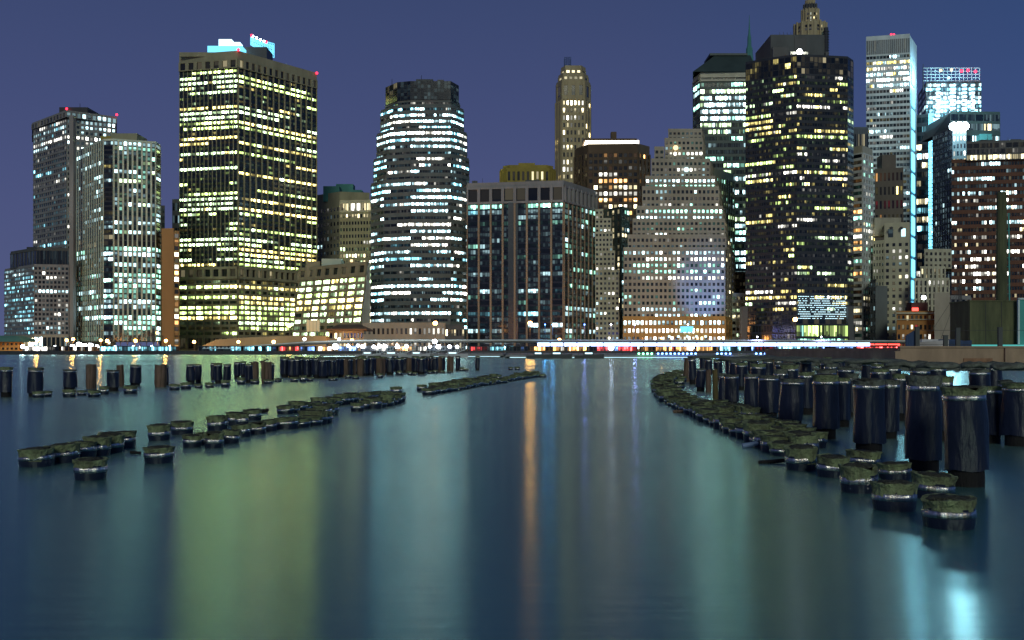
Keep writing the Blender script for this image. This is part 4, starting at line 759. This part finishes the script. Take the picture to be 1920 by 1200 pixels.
def cap_mesh(rg, r, z, h, droop, m, parent, n=30):
    ph = [rg.random()*6.28 for _ in range(4)]
    rs = [noise_ring(rg,n,r*1.01,z-droop,.05,droop*.35,ph), noise_ring(rg,n,r*1.05,z-droop*.5,.04,.012,ph), noise_ring(rg,n,r*1.04,z+h*.2,.06,.012,ph),
          noise_ring(rg,n,r*1.08,z+h*.55,.07,.008,ph), noise_ring(rg,n,r*1.14,z+h*.96,.08,.006,ph), noise_ring(rg,n,r*1.13,z+h,.08,.006,ph), noise_ring(rg,n,r*.8,z+h-.004,.1,.004)]
    rs = [[(x+rg.uniform(-.009,.009), y+rg.uniform(-.009,.009), zz+rg.uniform(-.008,.008)) for x, y, zz in rr_] for rr_ in rs]
    ca = rg.uniform(3.6, 5.8); cw = rg.uniform(.4, 1.0); cd = rg.choice((0, 0, .03, .07))
    def chip(p):
        a = (math.atan2(p[1], p[0])-ca+math.pi) % (2*math.pi)-math.pi; k = max(0, 1-abs(a)/cw)**.6*cd*max(0, min(1, (p[2]-z+.04)/h)); return (p[0]*(1-k*.9), p[1]*(1-k*.9), p[2]-k)
    rs = [[chip(p) for p in rr_] for rr_ in rs]
    q = MB(); q.rings(rs, False); c = q.build('cap', m, parent, False)
    q = MB(); q.rings([noise_ring(rg,n,r*.86,z+h-.02,.1,.004), noise_ring(rg,n,r*.8,z+h+.006,.1,.006), noise_ring(rg,n,r*.4,z+h+rg.uniform(-.005,.02),.2,.008)], True); q.build('wood_top','rot_top',parent,True)
    return c
def tall(i, h=1.32, r=.29):
    rg = random.Random(100+i); t = thing('wrapped_pile', '', 'pile'); n = 40
    q = MB(); q.rings([noise_ring(rg,20,r*.86,z,.05) for z in (-.8,.2,h-.05)], True); q.build('core','pile_wood',t,True)
    ph = [rg.random()*6.28 for _ in range(6)]; bot = .16+rg.random()*.12; lean = rg.uniform(-.03,.03); rs = []
    for k in range(15):
        f_ = k/14; ring = []
        for j in range(n):
            a = 2*math.pi*j/n; tw = 1.4*(1-f_)
            fold = .05*math.sin(3*a+ph[0]+tw)+.022*math.sin(5*a+ph[1]-tw*1.7)+.012*math.sin(11*a+ph[2]+f_*2)
            rr_ = r*(1.0+fold*(1-f_**3)*1.3+.05*(1-f_)+.02*math.sin(6*f_+ph[3]))
            z = bot+(h-.03-bot)*f_+(.012*math.sin(4*a+ph[4])+rg.uniform(-.008,.008) if k == 0 else 0)
            ring.append((rr_*math.cos(a)+lean*(1-f_), rr_*math.sin(a), z))
        rs.append(ring)
    q = MB(); q.rings(rs, False); q.build('wrap','wrap',t,True)
    q = MB(); q.lathe([(r*1.0,h-.095),(r*1.05,h-.09),(r*1.025,h-.02),(r*1.0,h-.015)],36,cap=False); q.build('band','band',t,True)
    cap_mesh(rg, r*.96, h, .07+rg.random()*.08, .02+rg.random()*.02, 'moss_grey' if i % 3 else 'moss', t); return t
def bare(i, m):
    rg = random.Random(200+i); n = 36; r = .27; h = 1.35; ph = [rg.random()*6.28 for _ in range(4)]
    rs = [noise_ring(rg,n,r*s_,z,.1,0,ph) for z, s_ in ((-.8,.95),(0,.92),(.25,1.0),(.7,1.0),(1.1,.98))]+[noise_ring(rg,n,r*.96,h,.12,.035,ph), noise_ring(rg,n,r*.5,h-.05,.15,.02)]
    q = MB(); q.rings(rs, True); o = q.build('bare_pile', m, None, False); return tag(o, '', 'pile')
def stump(i, r=.28):
    rg = random.Random(300+i); t = thing('pile_stump', '', 'pile stump'); h = .21; n = 36; ph = [rg.random()*6.28 for _ in range(4)]
    q = MB(); q.rings([noise_ring(rg,n,r*s_,z,.035,0,ph) for z, s_ in ((-.6,.97),(-.02,.95),(.05,1.0),(.13,1.02),(h,1.0))], True); q.build('wrap','wrap',t,True)
    bz = .12+rg.random()*.02; q = MB(); q.lathe([(r*1.0,bz-.02),(r*1.065,bz-.015),(r*1.04,bz+.055),(r*1.0,bz+.06)],36,cap=False); q.build('band','band',t,True)
    cap_mesh(rg, r*.98, h, .06+rg.random()*.05, .015+rg.random()*(.12 if i % 3 == 0 else .045), 'moss', t)
    if i % 2 == 0:
        q = MB()
        for k in range(3): a = -1.57+rg.uniform(-1,1); [q.ball((r*1.04*math.cos(a),r*1.04*math.sin(a),bz-.02-j*.045),.009,5,4) for j in range(2)]
        q.build('bolt','band',t)
    return t
TALL = [tall(i) for i in range(7)]; BARE = [bare(0,'weathered_wood'), bare(1,'weathered_wood'), bare(2,'olive_wood')]; STUMP = [stump(i) for i in range(10)]
USED = set()
prng = random.Random(77)
def wp(px, yw): D = CH*FP/(yw-HY); return X(px,D), D
def place(kind, px, yw, w=None, ytop=None, label='', group='', rz=None, idx=None):
    x, D = wp(px, yw); D2 = D
    P = {'t': TALL, 'b': BARE[:2], 'o': BARE[2:], 's': STUMP}[kind]; base = {'t': .58, 'b': .54, 'o': .54, 's': .6}[kind]; hh = {'t': 1.44, 'b': 1.35, 'o': 1.35, 's': .33}[kind]
    p = P[idx if idx is not None else prng.randrange(len(P))]
    s_ = (w*D/FP/base) if w else prng.uniform(.93,1.08)
    hz = ((Z(ytop,D))/hh) if ytop else (prng.uniform(.95,1.05) if kind != 's' else prng.uniform(.7,1.3))
    rz = prng.uniform(-.7,.7) if rz is None else rz
    if kind != 's': rz = prng.uniform(0,6.28)
    else: rz = prng.uniform(0,6.28)
    kw = dict(loc=(x, D+base*s_/2, 0), rz=rz, scale=(s_,s_,hz), label=label)
    if p not in USED:
        USED.add(p); p.location = kw['loc']; p.rotation_euler = (prng.uniform(-.02,.02),prng.uniform(-.03,.03),rz); p.scale = kw['scale']; p['label'] = label; c = p
    else: c = copy_tree(p, **kw); k_ = 2.2 if kind == 's' else 1; c.rotation_euler = (prng.uniform(-.03,.03)*k_,prng.uniform(-.035,.035)*k_,rz)
    c['group'] = group; return c
KN = {'t': 'black wrapped pile', 'b': 'bare wooden pile', 'o': 'bare olive pile', 's': 'mossy stump'}
def line(items, where, group, sort=0):
    """items: (kind, px, yw[, w, ytop]); labelled in order"""
    items = sorted(items, key=lambda t_: t_[1]) if sort == 0 else items; cnt = {}
    for it in items:
        k = it[0]; cnt[k] = cnt.get(k, 0)+1
        place(k, *it[1:], label=f'{KN[k]}, {nth(cnt[k])} {where}', group=group)
def chain(pts, sp, jx=0, jy=0, kind='s', mix=None, grow=1e9):
    """walk a polyline of (px, waterline row) in world units, spacing sp metres"""
    W = [Vector((*wp(*p), 0)) for p in pts]; out = []; d = 0
    for a, b in zip(W, W[1:]):
        L_ = (b-a).length
        while d < L_:
            c = a.lerp(b, d/L_); c.x += prng.uniform(-jx,jx); c.y += prng.uniform(-jy,jy); k = kind
            if mix and prng.random() < mix[1]: k = mix[0]
            out.append((k, 960+c.x*FP/c.y, HY+CH*FP/c.y)); d += sp*(1+max(0, c.y-26)/grow)*prng.uniform(.93,1.1)
        d -= L_
    return out
G1, G2, G3, G4, G5 = 'tall piles in the far left rows', 'low stumps beside the far left rows', 'stumps in the long left line running to the centre', 'stumps in the curved right line', 'tall piles in the dense right field'
line([('t',6,745,22,689),('t',60,744,27,690),('t',125,734,24,692),('b',167,729,19,684),('t',208,734,22,693),('b',224,725,14,685),('t',250,723,20,684),('b',297,726,22,684),('t',310,722,10,685),
      ('t',356,720,16,682),('t',370,718,12,682),('t',398,712,9,680),('t',408,719,15,681),('t',423,719,14,682)], 'from the left of the spaced far left row', G1)
line(chain([(443,718),(510,713)],.62)[:0]+[('t',443,710,12,678),('t',455,707,10,678),('t',465,718,14,682),('b',476,710,15,679),('b',498,719,19,679),('t',508,714,10,680)], 'from left in the small brown clump', G1)
front = [(530,708),(600,710),(660,706),(732,703)]
line(chain(front,.86,.12,.3,'t',('b',.12)), 'from left, front line of dense left block', G1)
line(chain([(528,704),(600,705),(660,702),(730,700)],.95,.12,.4,'t',('b',.1)), 'from left, middle line of dense left block', G1)
line(chain([(530,701),(600,701),(660,699),(728,697)],1.05,.12,.4,'t',('b',.15)), 'from left, back line of dense left block', G1)
line([('t',740,696),('t',748,702,15),('t',757,699),('b',766,699,14),('t',778,700),('t',789,702,14),('t',795,699),('t',801,697),('t',808,698),('t',815,699),('b',822,698,13),('t',828,697),('b',844,697,12),('t',858,695,9),('t',895,694.5,8.5)], 'from left at right end of far rows', G1)
line([('s',68,746,22),('s',84,744,18),('s',125,745,24),('s',150,742,17),('s',172,745,24),('s',192,740,18),('s',240,739,26),('s',324,732,20),('s',346,730,20),('s',370,728,16),('s',391,727,17),('s',420,726,15),('s',450,721,16),('s',476,720,17),('s',501,720,18),('s',520,716,13),
      ('s',550,716,16),('s',567,716,13),('s',580,715,14),('s',623,714,18),('s',652,710,13),('s',666,711,14),('s',712,709,11),('s',749,704,10),('s',768,704,10),('s',778,704,10),('s',795,700,10),('s',806,701,9),('s',816,700,9),('s',830,700,10),('s',842,700,10),('s',866,696,10),('s',874,696,9),('s',957,694,9),('s',970,694,10)], 'from left of stumps beside the far rows', G2)
# near left stumps
line([('s',55,877,66,842),('s',107,869,62,835),('s',142,861,56,826),('s',158,902,62,858),('s',173,856,50,820),('s',198,850,50,814),('s',224,841,46,808),('s',289,870,56,835),('s',292,827,42,797),('s',335,816,42,790),
      ('s',355,840,36,813),('s',378,834,34,812),('s',396,841,37,811),('s',403,808,40,779),('s',429,832,32,806),('s',437,798,33,773),('s',470,789,34,766),('s',449,820,36,796),('s',452,800,26,774),('s',480,815,32,792),('s',502,809,30,787)], 'from left in the near left cluster', G3)
line(chain([(532,777),(600,765),(690,752),(728,746)],.56,.05,.1)+[('s',742,741,22)], 'from left, back line of left-centre strip', G3)
line(chain([(538,805),(580,800),(612,793)],.5,.06,.1)+chain([(572,790),(600,783),(618,777)],.55,.05,.1), 'from left, front clump of left-centre strip', G3)
line([('s',668,772,26),('s',682,768,20)]+chain([(700,767),(735,758),(748,752)],.55,.06,.15), 'from left, right clump of left-centre strip', G3)
line([('s',790,734,20)]+chain([(812,734),(850,726),(900,717),(935,711)],.72,.06,.2), 'from left, back line of centre strip', G3)
line(chain([(803,741),(850,733),(900,724),(945,718)],.66,.06,.2)+chain([(948,716),(968,713),(1008,707)],.75,.06,.2)+chain([(965,709),(1005,704)],1.0,.06,.2)+[('s',1018,708,14)], 'from left, front line of centre strip', G3)
# right curved line of stumps (ordered from the far end to the near end)
rr_ = lambda pts, sp: chain(pts, sp, .05, .06, grow=50)
line(rr_([(1278,702),(1258,706),(1240,714),(1232,724),(1236,738),(1254,755),(1290,772),(1335,792),(1385,814),(1440,838),(1490,862)],.78), 'from far end, outer line of curved strip', G4, 1)
line(rr_([(1285,706),(1262,713),(1252,724),(1258,738),(1280,752),(1320,769),(1370,790),(1420,812),(1475,838),(1520,858)],.8), 'from far end, middle line of curved strip', G4, 1)
line(rr_([(1290,712),(1275,721),(1274,733)],3)+rr_([(1345,766),(1400,787),(1450,806),(1505,826),(1530,842)],.8), 'from far end, inner line of curved strip', G4, 1)
line([('s',1512,884,62,838),('s',1570,897,62,856),('s',1622,927,72,874),('s',1628,884,64,846),('s',1690,902,64,867),('s',1692,962,84,904),('s',1764,938,80,890),('s',1800,996,100,936)], 'from left of large near right stumps', G4)
# tall right field
line([('b',1288,716,12,672),('t',1300,721,14,670),('t',1315,734,17,690),('b',1329,736,10,694),('o',1343,749,11,693),('t',1356,756,14,701),('t',1375,766,26,701),('t',1414,776,26,700),('t',1445,790,37,702),('t',1490,806,42,708),('t',1554,824,46,704),('t',1638,848,56,709),('t',1744,886,62,707),('t',1828,915,76,724)], 'from left, front rank of right field', G5)
line([('t',1466,770,26,694),('t',1516,778,28,697),('t',1585,801,26,706),('t',1602,782,22,702),('t',1673,823,32,711),('t',1692,790,28,702),('t',1713,812,22,707),('t',1772,828,36,705),('t',1866,832,40,722),('t',1893,806,26,712),('t',1925,838,60,718)], 'from left, second rank of right field', G5)
for ri, (D, p0, p1) in enumerate(((34,1560,1935),(39,1480,1935),(45,1420,1730),(52,1390,1690),(60,1375,1650),(69,1345,1610),(79,1330,1560),(90,1325,1480))):
    its = []; px = p0
    while px < p1: its.append((prng.choices('tbo',(1,.1 if D > 60 else .0,.0))[0], px+prng.uniform(-6,6), HY+CH*FP/(D+prng.uniform(-1.2,1.2)))); px += FP/D*prng.uniform(1.2,2.3)
    line(its, f'from left, {nth(ri+3)} rank of right field', G5)
# flat mossy deck remains lying on the far ranks, rubble, loose timbers
def slab(px, D, w_, z, seed, label, dep=1.6, h=.16, m_='moss_grey'):
    rg = random.Random(seed); q = MB(); n = 26; ph = [rg.random()*6 for _ in range(4)]
    rs = [[(x*w_/2,y*dep/2,zz) for x,y,zz in noise_ring(rg,n,s_,zz0,.12,.03,ph)] for s_, zz0 in ((.9,0),(1,.03),(1,h*.6),(.85,h),(.5,h*1.2))]
    q.rings(rs, True, True); o = q.build('deck_fragment', m_, None, True); o.location = (X(px,D),D,z); return tag(o, label, 'deck fragment', 'broken mossy deck fragments on the right piles')
for k, (px,D,w_) in enumerate(((1400,62,3.4),(1330,84,3.5),(1455,70,4),(1570,55,3),(1640,52,3),(1500,60,3),(1700,40,1.6),(1760,37,1.5),(1840,38,1.6),(1895,35,1.4),(1420,84,3))):
    slab(px, D, w_, 1.38, 400+k, f'flat grey green deck fragment lying on the right piles, {nth(k+1)} of those scattered there', 1.1 if D < 45 else 2.2 if D < 70 else 3.5)
rg = random.Random(9); q = MB()
for k in range(700):
    x = rg.uniform(X(1530,104),X(1960,104)); y = rg.uniform(103,111.6); s_ = rg.uniform(.08,.42); z = rg.uniform(-.1,.6)*((y-102)/9)*(1.6 if x < X(1700,107) else .8); n = 7
    q.rings([[(x+s_*f_*math.cos(6.28*i/n+k)*rg.uniform(.7,1.2), y+s_*f_*math.sin(6.28*i/n+k)*rg.uniform(.7,1.2), z+zz*s_) for i in range(n)] for f_, zz in ((1,-.4),(1.1,.1),(.7,.5))], True)
tag(q.build('rubble','moss_grey'), 'broken rubble heaped at the foot of the brown pier wall', 'rubble', kind='stuff')
def timber(px0, y0, px1, y1, D, rad, label, m_='weathered_wood', D1=None):
    a = Vector((X(px0,D),D,Z(y0,D))); D1 = D1 or D; b = Vector((X(px1,D1),D1,Z(y1,D1))); q = MB(); d = (b-a); q.tube((0,0,0), d, rad, rad*.85, 8); o = q.build('timber', m_); o.location = a; tag(o, label, 'timber')
M['blue_wood'] = mat('blue_wood', (.16,.24,.42), rough=.6, var=.3, scale=4)
timber(1392,836,1442,827,21.8,.05,'pale blue painted timber sticking out from the curved right stumps','blue_wood'); timber(1422,868,1492,861,18.8,.04,'dark thin timber lying low beside the curved right stumps','pile_wood')
timber(1262,772,1285,771,34,.05,'short pale timber at the bend of the curved right stumps'); timber(484,773,504,769,34,.07,'short dark log poking right from the near left cluster','pile_wood'); timber(508,792,522,791,29,.07,'short log bridging the gap between the left stump groups','pile_wood')
timber(244,848,264,849,20.5,.03,'thin dark stick left of the lone near left stump','pile_wood'); timber(488,679,503,673,90,.06,'slanting stick on top of the small brown clump','pile_wood')
for p in TALL+BARE+STUMP:
    if p not in USED:
        for c_ in list(p.children): bpy.data.objects.remove(c_)
        bpy.data.objects.remove(p)
